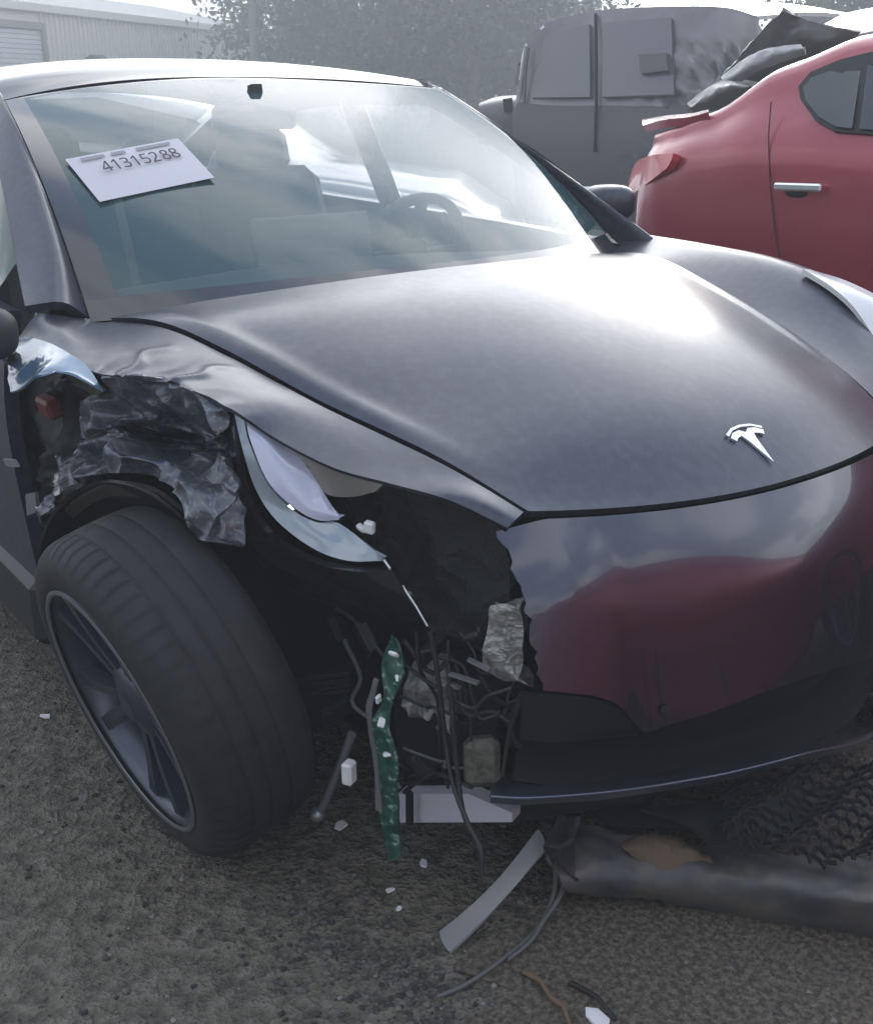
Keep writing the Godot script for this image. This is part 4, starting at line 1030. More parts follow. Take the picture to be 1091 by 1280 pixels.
func red_sedan() -> void:
	var at := Vector3(2.66, 0.05, -1.62)
	var root := thing("red_sedan", "dark red sedan parked beyond the hood, red tail light and chrome door handle showing", "car", at, 0.0, "red sedans")
	var prof := [[0.0, 0.45, 0.78, 0.55, 0.80, 0.45, 0.82], [0.05, 0.32, 0.98, 0.70, 1.02, 0.60, 1.05], [0.13, 0.28, 1.03, 0.79, 1.14, 0.69, 1.17], [0.28, 0.24, 1.06, 0.835, 1.17, 0.70, 1.19], [0.42, 0.22, 1.08, 0.85, 1.22, 0.69, 1.24], [0.70, 0.21, 1.12, 0.86, 1.37, 0.67, 1.41],
		[0.98, 0.2, 1.13, 0.865, 1.45, 0.655, 1.49], [1.35, 0.2, 1.12, 0.865, 1.49, 0.65, 1.53], [1.55, 0.2, 1.10, 0.865, 1.475, 0.65, 1.51], [1.95, 0.2, 1.08, 0.865, 1.37, 0.65, 1.41], [2.35, 0.2, 1.04, 0.865, 1.13, 0.7, 1.17], [2.7, 0.2, 0.99, 0.86, 1.04, 0.72, 1.07], [4.0, 0.22, 0.88, 0.83, 0.93, 0.68, 0.98], [4.25, 0.28, 0.72, 0.72, 0.76, 0.55, 0.8], [4.32, 0.4, 0.6, 0.6, 0.62, 0.4, 0.64]]
	saloon(root, prof, M.red, [Vector3(-0.85, 0.30, 0.95), Vector3(0.85, 0.30, 0.95), Vector3(-0.85, 0.30, 3.5), Vector3(0.85, 0.30, 3.5)],
		[[Vector3(1.86,1.305,-0.855) - at, Vector3(1.825,1.196,-0.825) - at, Vector3(1.795,1.04,-0.776) - at, Vector3(1.79,0.882,-0.733) - at, Vector3(1.79,0.777,-0.696) - at]])
	# window in the rear door with its black frame
	var mb := MB.new()
	mb.plate([Vector3(1.9,1.356,-0.779) - at, Vector3(1.925,1.402,-0.754) - at, Vector3(1.95,1.44,-0.656) - at, Vector3(1.965,1.462,-0.544) - at, Vector3(1.97,1.479,-0.408) - at, Vector3(1.83,1.204,-0.275) - at, Vector3(1.83,1.21,-0.415) - at, Vector3(1.83,1.217,-0.563) - at, Vector3(1.845,1.25,-0.654) - at, Vector3(1.875,1.313,-0.744) - at], 0.02, Vector3(-1, 0.3, 0))
	var fr := obj("window_frame", mb, M.black, root)
	mb = MB.new()
	mb.plate([Vector3(1.893,1.353,-0.753) - at, Vector3(1.918,1.386,-0.74) - at, Vector3(1.943,1.423,-0.649) - at, Vector3(1.952,1.438,-0.574) - at, Vector3(1.824,1.228,-0.493) - at, Vector3(1.824,1.232,-0.555) - at, Vector3(1.839,1.261,-0.638) - at, Vector3(1.866,1.315,-0.718) - at], 0.01, Vector3(-1, 0.3, 0))
	mb.plate([Vector3(1.953,1.443,-0.551) - at, Vector3(1.96,1.467,-0.399) - at, Vector3(1.824,1.219,-0.273) - at, Vector3(1.824,1.227,-0.466) - at], 0.01, Vector3(-1, 0.3, 0))
	obj("window", mb, M.glass_dark, fr)
	mb = MB.new()
	mb.bar(Vector3(1.77,1.035,-0.738) - at, Vector3(1.77,1.041,-0.546) - at, 0.016, 0.026, Vector3.UP, 0.006)
	var h := obj("door_handle", mb, M.chrome, root)
	mb = MB.new()
	mb.ball(Transform3D(Basis().scaled(Vector3(0.006, 0.018, 0.05)), Vector3(1.8,1.017,-0.666) - at))
	obj("handle_cup", mb, M.void, h)
	mb = MB.new()
	mb.loft([[Vector3(1.98,0.99,-1.648) - at, Vector3(1.94,1.071,-1.573) - at, Vector3(1.855,1.11,-1.403) - at, Vector3(1.8,1.124,-1.239) - at], [Vector3(1.96,0.967,-1.622) - at, Vector3(1.91,1.031,-1.526) - at, Vector3(1.84,1.07,-1.381) - at, Vector3(1.795,1.098,-1.244) - at], [Vector3(1.95,0.944,-1.596) - at, Vector3(1.89,0.978,-1.493) - at, Vector3(1.83,1.018,-1.376) - at, Vector3(1.795,1.071,-1.263) - at]], 14, 8, 0.03, Vector3(-0.8, 0, -0.6))
	obj("tail_light", mb, M.tail_red, root)
	mb = MB.new()
	mb.loft([[Vector3(2.02,1.212,-1.622) - at, Vector3(1.95,1.238,-1.438) - at, Vector3(1.93,1.251,-1.287) - at, Vector3(1.92,1.27,-1.189) - at], [Vector3(2.2,1.228,-1.807) - at, Vector3(2.2,1.246,-1.679) - at, Vector3(2.2,1.257,-1.537) - at, Vector3(2.2,1.273,-1.44) - at], [Vector3(2.7,1.213,-2.304) - at, Vector3(2.7,1.233,-2.158) - at, Vector3(2.7,1.245,-1.998) - at, Vector3(2.7,1.26,-1.888) - at]], 12, 10, 0.03, Vector3.UP)
	obj("spoiler", mb, M.red_gloss, root)
	# its like, facing the wreck from across the lane: the bumper mirrors it
	var o: Node3D = root.duplicate()
	o.name = numbered("red_sedan")
	add_child(o)
	o.position = Vector3(-0.75, 0.0, 3.4)
	o.rotation.y = PI / 2.0
	tag(o, "dark red sedan across the lane that shows only as a reflection in the bumper", "car", "red sedans")

func white_sedan() -> void:
	var dir := Vector3(0.76, 0, 0.65).normalized()
	var root := thing("white_sedan", "white sedan seen through the windscreen and the driver's window", "car", Vector3(2.267,0.877,-2.659) * Vector3(1, 0, 1) - dir * 4.3 + Vector3(0.45, 0, -0.6), atan2(dir.x, dir.z))
	saloon(root, [[0.0, 0.4, 0.75, 0.6, 0.8, 0.5, 0.82], [0.15, 0.25, 0.9, 0.82, 0.95, 0.7, 1.0], [0.7, 0.2, 0.95, 0.88, 1.05, 0.7, 1.1], [1.4, 0.2, 0.96, 0.89, 1.36, 0.62, 1.41], [2.2, 0.2, 0.95, 0.89, 1.38, 0.62, 1.44], [2.75, 0.2, 0.94, 0.89, 1.25, 0.65, 1.30], [3.3, 0.2, 0.92, 0.88, 0.96, 0.72, 1.0], [3.95, 0.2, 0.83, 0.86, 0.87, 0.7, 0.92], [4.25, 0.25, 0.7, 0.76, 0.72, 0.55, 0.76], [4.35, 0.35, 0.55, 0.6, 0.57, 0.4, 0.58]], M.white_paint,
		[Vector3(-0.87, 0.33, 0.85), Vector3(0.87, 0.33, 0.85), Vector3(-0.87, 0.33, 3.55), Vector3(0.87, 0.33, 3.55)], [])
	for s in [-1.0, 1.0]:
		var mb := MB.new()
		mb.plate([Vector3(s * 0.86, 1.0, 0.95), Vector3(s * 0.69, 1.31, 1.5), Vector3(s * 0.68, 1.33, 2.2), Vector3(s * 0.71, 1.22, 2.7), Vector3(s * 0.86, 0.985, 3.15)], 0.02, Vector3(s, 0.3, 0))
		obj("side_glass", mb, M.glass_dark, root)

func grey_van() -> void:
	var root := thing("grey_van", "haze-pale grey van with a smashed front standing behind the red sedan", "van")
	var x0 := 5.6
	var mb := MB.new()
	var roof_l := [Vector3(5.6,1.446,-6.761), Vector3(5.68,1.731,-6.787), Vector3(5.75,1.875,-6.686), Vector3(5.85,1.951,-6.555), Vector3(5.9,1.999,-5.947), Vector3(5.9,1.983,-5.209), Vector3(5.88,1.946,-4.648), Vector3(5.8,1.863,-4.264)]
	var top_l := []
	var far_l := []
	for p in roof_l:
		top_l.append(p + Vector3(0.75, 0.05, 0))
		far_l.append(p + Vector3(1.6, 0.0, 0))
	var mid_l := [Vector3(5.55,1.207,-6.75), Vector3(5.55,1.256,-6.695), Vector3(5.55,1.243,-6.471), Vector3(5.55,1.231,-6.18), Vector3(5.55,1.234,-5.53), Vector3(5.55,1.238,-4.813), Vector3(5.6,1.263,-4.334), Vector3(5.6,1.363,-4.079)]
	var low_l := [Vector3(5.56,1.103,-6.794), Vector3(5.52,0.934,-6.649), Vector3(5.5,0.873,-6.399), Vector3(5.5,0.849,-6.106), Vector3(5.5,0.839,-5.452), Vector3(5.5,0.866,-4.733), Vector3(5.55,0.939,-4.257), Vector3(5.6,1.029,-4.042)]
	var sill_l := []
	for p in low_l:
		sill_l.append(Vector3(p.x + 0.06, 0.25, p.z))
	var crush := func(p: Vector3, a: float, b: float) -> Vector3:
		var k: float = smoothstep(0.55, 0.8, a) * smoothstep(0.25, 0.55, b)
		return crumpled(p, 0.10 * k) if k > 0.0 else p
	mb.loft([roof_l, mid_l], 50, 16, 0.03, Vector3(-1, 0.2, 0), crush)
	obj("side_panel", mb, M.van_paint, root)
	mb = MB.new()
	mb.loft([mid_l, low_l, sill_l], 60, 24, 0.03, Vector3(-1, 0, 0), crush)
	obj("lower_side", mb, M.van_low, root)
	mb = MB.new()
	mb.loft([roof_l, top_l, far_l], 30, 8, 0.03, Vector3.UP)
	obj("roof", mb, M.white_paint, root)  # white in place of the sky glare on the grey roof
	mb = MB.new()
	var rear := []
	for q in [roof_l[1], mid_l[1], sill_l[1]]:
		rear.append([q, q + Vector3(0.8, 0.02, -0.06), q + Vector3(1.6, 0, 0)])
	mb.loft(rear, 10, 12, 0.03, Vector3(0, 0, -1))
	obj("rear_door", mb, M.van_paint, root)
	mb = MB.new()
	mb.tube([Vector3(5.86,1.966,-6.06), Vector3(5.7,1.69,-5.863), Vector3(5.53,1.259,-5.655), Vector3(5.48,0.867,-5.597)], 0.014, 0.014, 6)
	obj("door_seam", mb, M.void, root)
	mb = MB.new()
	mb.tube([Vector3(5.64,1.714,-6.683), Vector3(5.57,1.479,-6.636), Vector3(5.53,1.256,-6.592)], 0.014, 0.014, 6)
	obj("door_seam", mb, M.van_low, root)
	for q in [[Vector3(5.7,1.675,-6.686), Vector3(5.765,1.82,-6.614), Vector3(5.805,1.889,-6.076), Vector3(5.535,1.303,-5.741), Vector3(5.535,1.297,-6.499)], [Vector3(5.81,1.895,-5.914), Vector3(5.825,1.896,-5.148), Vector3(5.54,1.32,-4.794), Vector3(5.535,1.303,-5.595)]]:
		mb = MB.new()
		mb.plate(q, 0.03, Vector3(-1, 0.2, 0))
		obj("window", mb, M.van_glass, root)
	mb = MB.new()
	mb.plate([Vector3(5.62,1.623,-5.278), Vector3(5.62,1.627,-4.981), Vector3(5.58,1.497,-4.914), Vector3(5.58,1.478,-5.209)], 0.05, Vector3(-1, 0, 0))
	obj("mirror", mb, M.van_low, root)
	for z in [Vector3(5.6,0.634,-6.265).z, Vector3(5.6,0.715,-4.645).z]:
		hand_wheel("wheel", Transform3D(Basis(Vector3(0, 0, -1), Vector3(-1, 0, 0), Vector3.UP), Vector3(5.53, 0.34, z)), root, false)
	# a low bit of another car behind the van's tail
	var t := thing("parked_car", "corner of a pale car showing past the van's rear end", "car")
	mb = MB.new()
	mb.loft([[Vector3(5.778,1.251,-7.556), Vector3(5.912,1.302,-7.451), Vector3(6.056,1.315,-7.335)], [Vector3(5.582,1.196,-7.328), Vector3(5.714,1.217,-7.225), Vector3(5.867,1.223,-7.101)], [Vector3(5.579,0.878,-7.32), Vector3(5.712,0.877,-7.216), Vector3(5.866,0.877,-7.091)]], 8, 8, 0.4, Vector3(0, 0, 1))
	obj("fender", mb, M.van_paint, t)
	mb = MB.new()
	mb.plate([Vector3(5.698,1.281,-7.11), Vector3(5.768,1.295,-7.054), Vector3(5.774,1.168,-7.047), Vector3(5.71,1.168,-7.099)], 0.05, Vector3(0, 0, 1))
	obj("lamp", mb, M.black, t)

func black_wreck() -> void:
	var root := thing("black_wreck", "black wrecked car with its bent hood standing up behind the red sedan's roof", "car")
	var mb := MB.new()
	mb.loft([[Vector3(4.2,1.441,-3.138), Vector3(4.2,1.571,-2.987), Vector3(4.2,1.704,-2.837), Vector3(4.2,1.77,-2.738)], [Vector3(4.3,1.414,-3.055), Vector3(4.3,1.517,-2.857), Vector3(4.3,1.623,-2.671), Vector3(4.35,1.715,-2.638)], [Vector3(4.5,1.358,-2.882), Vector3(4.5,1.445,-2.719), Vector3(4.5,1.554,-2.54), Vector3(4.5,1.651,-2.42)]], 20, 14, 0.03, Vector3(-0.6, 0.6, 0.5), func(p: Vector3, a: float, b: float) -> Vector3: return crumpled(p, 0.02))
	obj("hood", mb, M.dark_paint, root)
	mb = MB.new()
	mb.loft([[Vector3(4.1,1.422,-3.067), Vector3(4.1,1.524,-2.897), Vector3(4.1,1.578,-2.702), Vector3(4.1,1.585,-2.51)], [Vector3(4.05,1.395,-2.99), Vector3(4.05,1.479,-2.821), Vector3(4.05,1.542,-2.629), Vector3(4.05,1.562,-2.453)], [Vector3(4.1,1.359,-2.987), Vector3(4.1,1.437,-2.829), Vector3(4.1,1.493,-2.636), Vector3(4.1,1.53,-2.472)]], 16, 8, 0.02, Vector3(-0.6, 0.6, 0.5), func(p: Vector3, a: float, b: float) -> Vector3: return crumpled(p, 0.015))
	obj("bent_wing", mb, mat(lin(0.35, 0.35, 0.36), 0.4, 0.3), root)
	mb = MB.new()
	mb.loft([[Vector3(4,1.279,-3.228), Vector3(4,1.351,-3.095), Vector3(4,1.403,-2.947), Vector3(4,1.393,-2.786)], [Vector3(3.9,1.254,-3.107), Vector3(3.9,1.307,-2.976), Vector3(3.9,1.359,-2.837), Vector3(3.9,1.366,-2.682)], [Vector3(4,1.216,-3.17), Vector3(4,1.236,-3.021), Vector3(4,1.281,-2.874), Vector3(4,1.324,-2.733)]], 16, 8, 0.02, Vector3(-0.6, 0.6, 0.5), func(p: Vector3, a: float, b: float) -> Vector3: return crumpled(p, 0.02))
	obj("front_wing", mb, M.dark_paint, root)
	mb = MB.new()
	mb.loft([[Vector3(4.45,1.409,-3.407), Vector3(4.45,1.495,-3.007), Vector3(4.45,1.571,-2.559)], [Vector3(4.3,1.22,-3.353), Vector3(4.3,1.224,-2.913), Vector3(4.3,1.271,-2.409)], [Vector3(4.3,0.639,-3.297), Vector3(4.3,0.671,-2.851), Vector3(4.3,0.707,-2.335)]], 20, 20, 0.5, Vector3(-1, 0, 0), func(p: Vector3, a: float, b: float) -> Vector3: return crumpled(p, 0.015))
	obj("engine", mb, M.dark_paint, root)
	mb = MB.new()
	mb.loft([[Vector3(5.2,1.746,-3.199), Vector3(5.2,1.803,-3.026), Vector3(5.2,1.835,-2.689)], [Vector3(4.8,1.7,-2.807), Vector3(4.8,1.745,-2.646), Vector3(4.8,1.782,-2.361)], [Vector3(4.6,1.638,-2.57), Vector3(4.6,1.654,-2.439), Vector3(4.6,1.684,-2.164)]], 12, 8, 0.03, Vector3.UP)
	obj("roof", mb, M.white_paint, root)

# ---------------------------------------------------------------- setting
func shed() -> void:
	var out := Vector3(0.6330, -0.0000, 0.7742)
	var root := thing("metal_shed", "long white corrugated metal shed with a roller door, left behind the car", "building")
	var a := Vector3(5.257,3.7,-34.695)
	var e0 := Vector3(10.829,4.16,-39.251)
	var e1 := Vector3(29.317,4.16,-54.368)
	var along := (e1 - e0).normalized()
	along.y = 0.0
	along = along.normalized()
	var eave := 4.16
	var start := Vector3(e0.x, 0, e0.z) - along * 9.0
	var length := Vector3(e1.x, 0, e1.z).distance_to(start)
	var bs := Basis(along, Vector3.UP, along.cross(Vector3.UP))
	var mb := MB.new()
	mb.box(Transform3D(bs, start + along * length * 0.5 + Vector3.UP * 2.05 - out * 7.0), Vector3(length, 4.1, 13.9))
	var wall := obj("wall", mb, M.wall, root)
	mb = MB.new()
	var n := int(length / 0.3)
	var d0: float = (Vector3(12.434,2.842,-40.564) - start).dot(along)
	for k in n:
		var s := (k + 0.5) * 0.3
		if s < d0 + 0.1 and s > d0 - 4.4:
			continue
		mb.bar(start + along * s + out * -0.02, start + along * s + Vector3.UP * 4.08 + out * -0.02, 0.09, 0.07, along, 0.02)
	var ribs := obj("corrugation", mb, M.wall, wall)
	ribs.set_meta("kind", "stuff")
	mb = MB.new()
	mb.box(Transform3D(bs, start + along * length * 0.5 + Vector3.UP * 4.1 + out * 0.06), Vector3(length + 0.5, 0.28, 0.2), 0.02)
	obj("eave_trim", mb, M.wall_trim, root)
	mb = MB.new()
	for s in [0.0, 1.0]:
		var q0: Vector3 = start + Vector3.UP * (4.22) + out * 0.1 - along * 0.2 - out * (14.2 * s)
		var q1 := start + Vector3.UP * 5.6 - out * 7.0 - along * 0.2
		mb.surf(func(u: float, w: float) -> Vector3: return q0.lerp(q1, w) + along * (length + 0.4) * u, 4, 2, 0.06, Vector3.UP)
	obj("roof", mb, M.roof_metal, root)
	# roller door
	mb = MB.new()
	var top: float = Vector3(11.375,3.385,-39.698).y
	for k in 22:
		var y := top - (k + 0.5) * top / 22.0
		mb = MB.new()
		mb.box(Transform3D(bs, start + along * (d0 - 2.1) + Vector3.UP * y + out * 0.01), Vector3(4.2, top / 22.0 - 0.012, 0.05), 0.015)
		obj("door_slat", mb, M.roller, root)
	mb = MB.new()
	mb.box(Transform3D(bs, start + along * (d0 + 0.11) + Vector3.UP * (top * 0.5 + 0.12) + out * 0.05), Vector3(0.22, top + 0.24, 0.16), 0.02)
	mb.box(Transform3D(bs, start + along * (d0 - 4.31) + Vector3.UP * (top * 0.5 + 0.12) + out * 0.05), Vector3(0.22, top + 0.24, 0.16), 0.02)
	mb.box(Transform3D(bs, start + along * (d0 - 2.1) + Vector3.UP * (top + 0.14) + out * 0.05), Vector3(4.19, 0.24, 0.16), 0.02)
	obj("door_frame", mb, M.door_frame, root)
	# lamp on the wall
	mb = MB.new()
	mb.box(Transform3D(bs, Vector3(15.079,2.586,-42.468)), Vector3(0.8, 0.22, 0.35), 0.05)
	mb.box(Transform3D(bs, Vector3(14.686,2.468,-42.25)), Vector3(0.25, 0.3, 0.2), 0.03)
	obj("wall_lamp", mb, M.black, root)
	# pole past the end of the shed
	mb = MB.new()
	var pb := Vector3(18.697,2.445,-37.107) * Vector3(1, 0, 1)
	mb.tube([pb, pb + Vector3.UP * 4, pb + Vector3.UP * 6.5], 0.14, 0.11, 10)
	var pole := obj("utility_pole", mb, M.pole)
	tag(pole, "thin grey utility pole in front of the shed's far end", "pole")

func tree_mesh(sd: int, height: float, spread: float, count: int) -> Array:
	var rng := RandomNumberGenerator.new()
	rng.seed = sd
	var tr := MB.new()
	tr.tube([Vector3.ZERO, Vector3(0.1, height * 0.3, 0.05), Vector3(-0.05, height * 0.6, 0.1), Vector3(0.1, height * 0.9, 0)], 0.2, 0.05, 8)
	var cr := MB.new()
	var nz := noise(sd, 0.35, 3)
	var tips := []
	for k in 16:
		var y := height * (0.12 + 0.75 * k / 16.0)
		var a := k * 2.4 + rng.randf() * 0.8
		var r := spread * (0.55 + 0.45 * rng.randf()) * (1.0 - 0.55 * k / 16.0)
		var tip := Vector3(cos(a) * r, y + r * 0.35, sin(a) * r)
		tr.tube([Vector3(0, y, 0), Vector3(tip.x * 0.5, y + r * 0.25, tip.z * 0.5), tip], 0.07, 0.015, 5)
		tips.append(tip)
		tips.append(tip * Vector3(0.55, 1, 0.55))
	for k in count:
		var c: Vector3 = tips[rng.randi() % tips.size()]
		var o := Vector3(rng.randfn(), rng.randfn() * 0.75, rng.randfn()) * spread * 0.24
		var p: Vector3 = c + o
		if p.y < 0.15 or nz.get_noise_3dv(p * 2.0) < 0.0:
			continue
		var u := Vector3(rng.randfn(), rng.randfn(), rng.randfn()).normalized()
		var w := u.cross(Vector3(rng.randfn(), rng.randfn(), rng.randfn()).normalized()).normalized()
		var s := rng.randf_range(0.09, 0.2)
		var tone: float = clamp(0.5 + 0.7 * nz.get_noise_3dv(p) + rng.randfn() * 0.15, 0.0, 1.0)
		cr.tint = Color(lerp(0.028, 0.075, tone), lerp(0.04, 0.095, tone), lerp(0.022, 0.045, tone))
		var g := u.cross(w).normalized()
		cr.face([p - u * s, p + w * s * 0.55, p + u * s, p - w * s * 0.55], g)
	return [tr.mesh(), cr.mesh()]

func trees() -> void:
	var kinds := []
	for k in 3:
		kinds.append(tree_mesh(101 + k, [6.0, 7.0, 5.0][k], [3.0, 3.4, 2.6][k], [5200, 6000, 4600][k]))
	# image column, distance, kind
	# image column, distance, kind, which one
	var spots := [[340, 66, 1, "broad hazy tree behind the far end of the metal shed"], [372, 52, 1, "broad tree just right of the utility pole"], [418, 44, 0, "tall tree above the middle of the wrecked car's roof"], [440, 62, 1, "broad pale tree set back between two taller ones above the roof"],
		[470, 48, 1, "broad dense tree over the right half of the car's roof"], [505, 40, 2, "low bushy tree above the car's left roof edge"], [548, 46, 0, "tall tree above the top of the left windscreen pillar"], [575, 58, 0, "tall faint tree behind the gap right of the roof"], [592, 38, 1, "broad near tree left of the grey van"], [628, 44, 2, "low tree right behind the grey van's tail"],
		[668, 42, 0, "tall tree rising behind the rear part of the grey van"], [690, 60, 1, "faint broad tree far behind the grey van's roof"], [712, 52, 2, "low tree peeping over the middle of the grey van"], [968, 58, 2, "low tree behind the black wreck's raised hood"], [1012, 46, 2, "low bushy tree right of the raised black hood"], [1060, 42, 0, "tall tree above the red sedan's rear window"], [1105, 40, 1, "broad tree cut by the picture's right edge above the red sedan"]]
	for k in spots.size():
		var s: Array = spots[k]
		var yaw: float = -0.6215 - atan((s[0] - 545.5) / 1455.6)
		var t := thing("tree", s[3], "tree", Vector3(-1.566, 0, 1.933) + Vector3(-sin(yaw), 0, -cos(yaw)) * s[1], k * 1.7, "trees along the back of the yard")
		obj("trunk", kinds[s[2]][0], M.bark, t)
		obj("crown", kinds[s[2]][1], M.leaf, t)

func ground() -> void:
	var mb := MB.new()
	mb.face([Vector3(-180, 0, -180), Vector3(180, 0, -180), Vector3(180, 0, 180), Vector3(-180, 0, 180)], Vector3.UP)
	var g := obj("ground", mb, M.ground)
	structure(g)
	# brown dirt swept against the nose of the wreck
	mb = MB.new()
	var rim := []
	var nz := noise(61, 1.2, 3)
	var mid := Vector3(-0.2, 0.004, 1.05)
	for k in 60:
		var a := TAU * k / 60.0
		var r: float = 1.0 + 0.35 * nz.get_noise_2d(cos(a) * 2.0, sin(a) * 2.0)
		rim.append(mid + Vector3(cos(a) * 0.62 * r, 0, sin(a) * 0.42 * r))
	for k in 60:
		mb.face([mid, rim[k], rim[(k + 1) % 60]], Vector3.UP)
	var d := obj("dirt_patch", mb, M.dirt)
	structure(d)
	# loose gravel over the asphalt
	var rng := RandomNumberGenerator.new()
	rng.seed = 7
	var st := MB.new()
	var sp := 6
	st.tint = Color(1, 1, 1)
	st.surf(func(a: float, b: float) -> Vector3:
		var th := PI * b
		var o := Vector3(sin(th) * cos(TAU * a), cos(th) * 0.6, sin(th) * sin(TAU * a))
		return o * (1.0 + 0.25 * sin(o.x * 3.0 + o.z * 5.0)), sp, 4, 0.0, Vector3.UP)
	var mm := MultiMesh.new()
	mm.transform_format = MultiMesh.TRANSFORM_3D
	mm.use_colors = true
	mm.mesh = st.mesh()
	var n := 16600
	mm.instance_count = n
	var cl := noise(62, 1.6, 3)
	var b0 := Vector3(-0.783,0,0.409)
	var b1 := Vector3(-0.742,0,0.806)
	var b2 := Vector3(-0.317,0,1.001)
	var b3 := Vector3(-0.101,0,1.114)
	for k in n:
		var p := Vector3.ZERO
		for tries in 6:
			p = Vector3(rng.randf_range(-2.4, 1.3), 0, rng.randf_range(-1.4, 2.2))
			if cl.get_noise_2d(p.x, p.z) > rng.randf_range(-0.5, 0.3):
				break
		var clump := k >= 15000
		if clump:
			p = (b0.lerp(b1, rng.randf()) if k % 2 == 0 else b2.lerp(b3, rng.randf())) + Vector3(rng.randfn(), 0, rng.randfn()) * 0.06
		var s: float = 0.0018 + 0.0055 * pow(rng.randf(), 3.0)
		mm.set_instance_transform(k, Transform3D(Basis(Vector3.UP, rng.randf() * TAU).scaled(Vector3(s, s * 0.8, s * rng.randf_range(0.7, 1.3))), p + Vector3.UP * s * 0.25))
		var v: float = (0.035 + 0.09 * pow(rng.randf(), 2.0)) if clump else 0.03 + 0.2 * pow(rng.randf(), 2.5)
		mm.set_instance_color(k, Color(v, v * 0.96, v * 0.88))
	var mi := MultiMeshInstance3D.new()
	mi.name = "gravel"
	mi.multimesh = mm
	mi.material_override = M.stone
	add_child(mi)
	tag(mi, "fine loose gravel scattered over the dark asphalt", "gravel", "", "stuff")

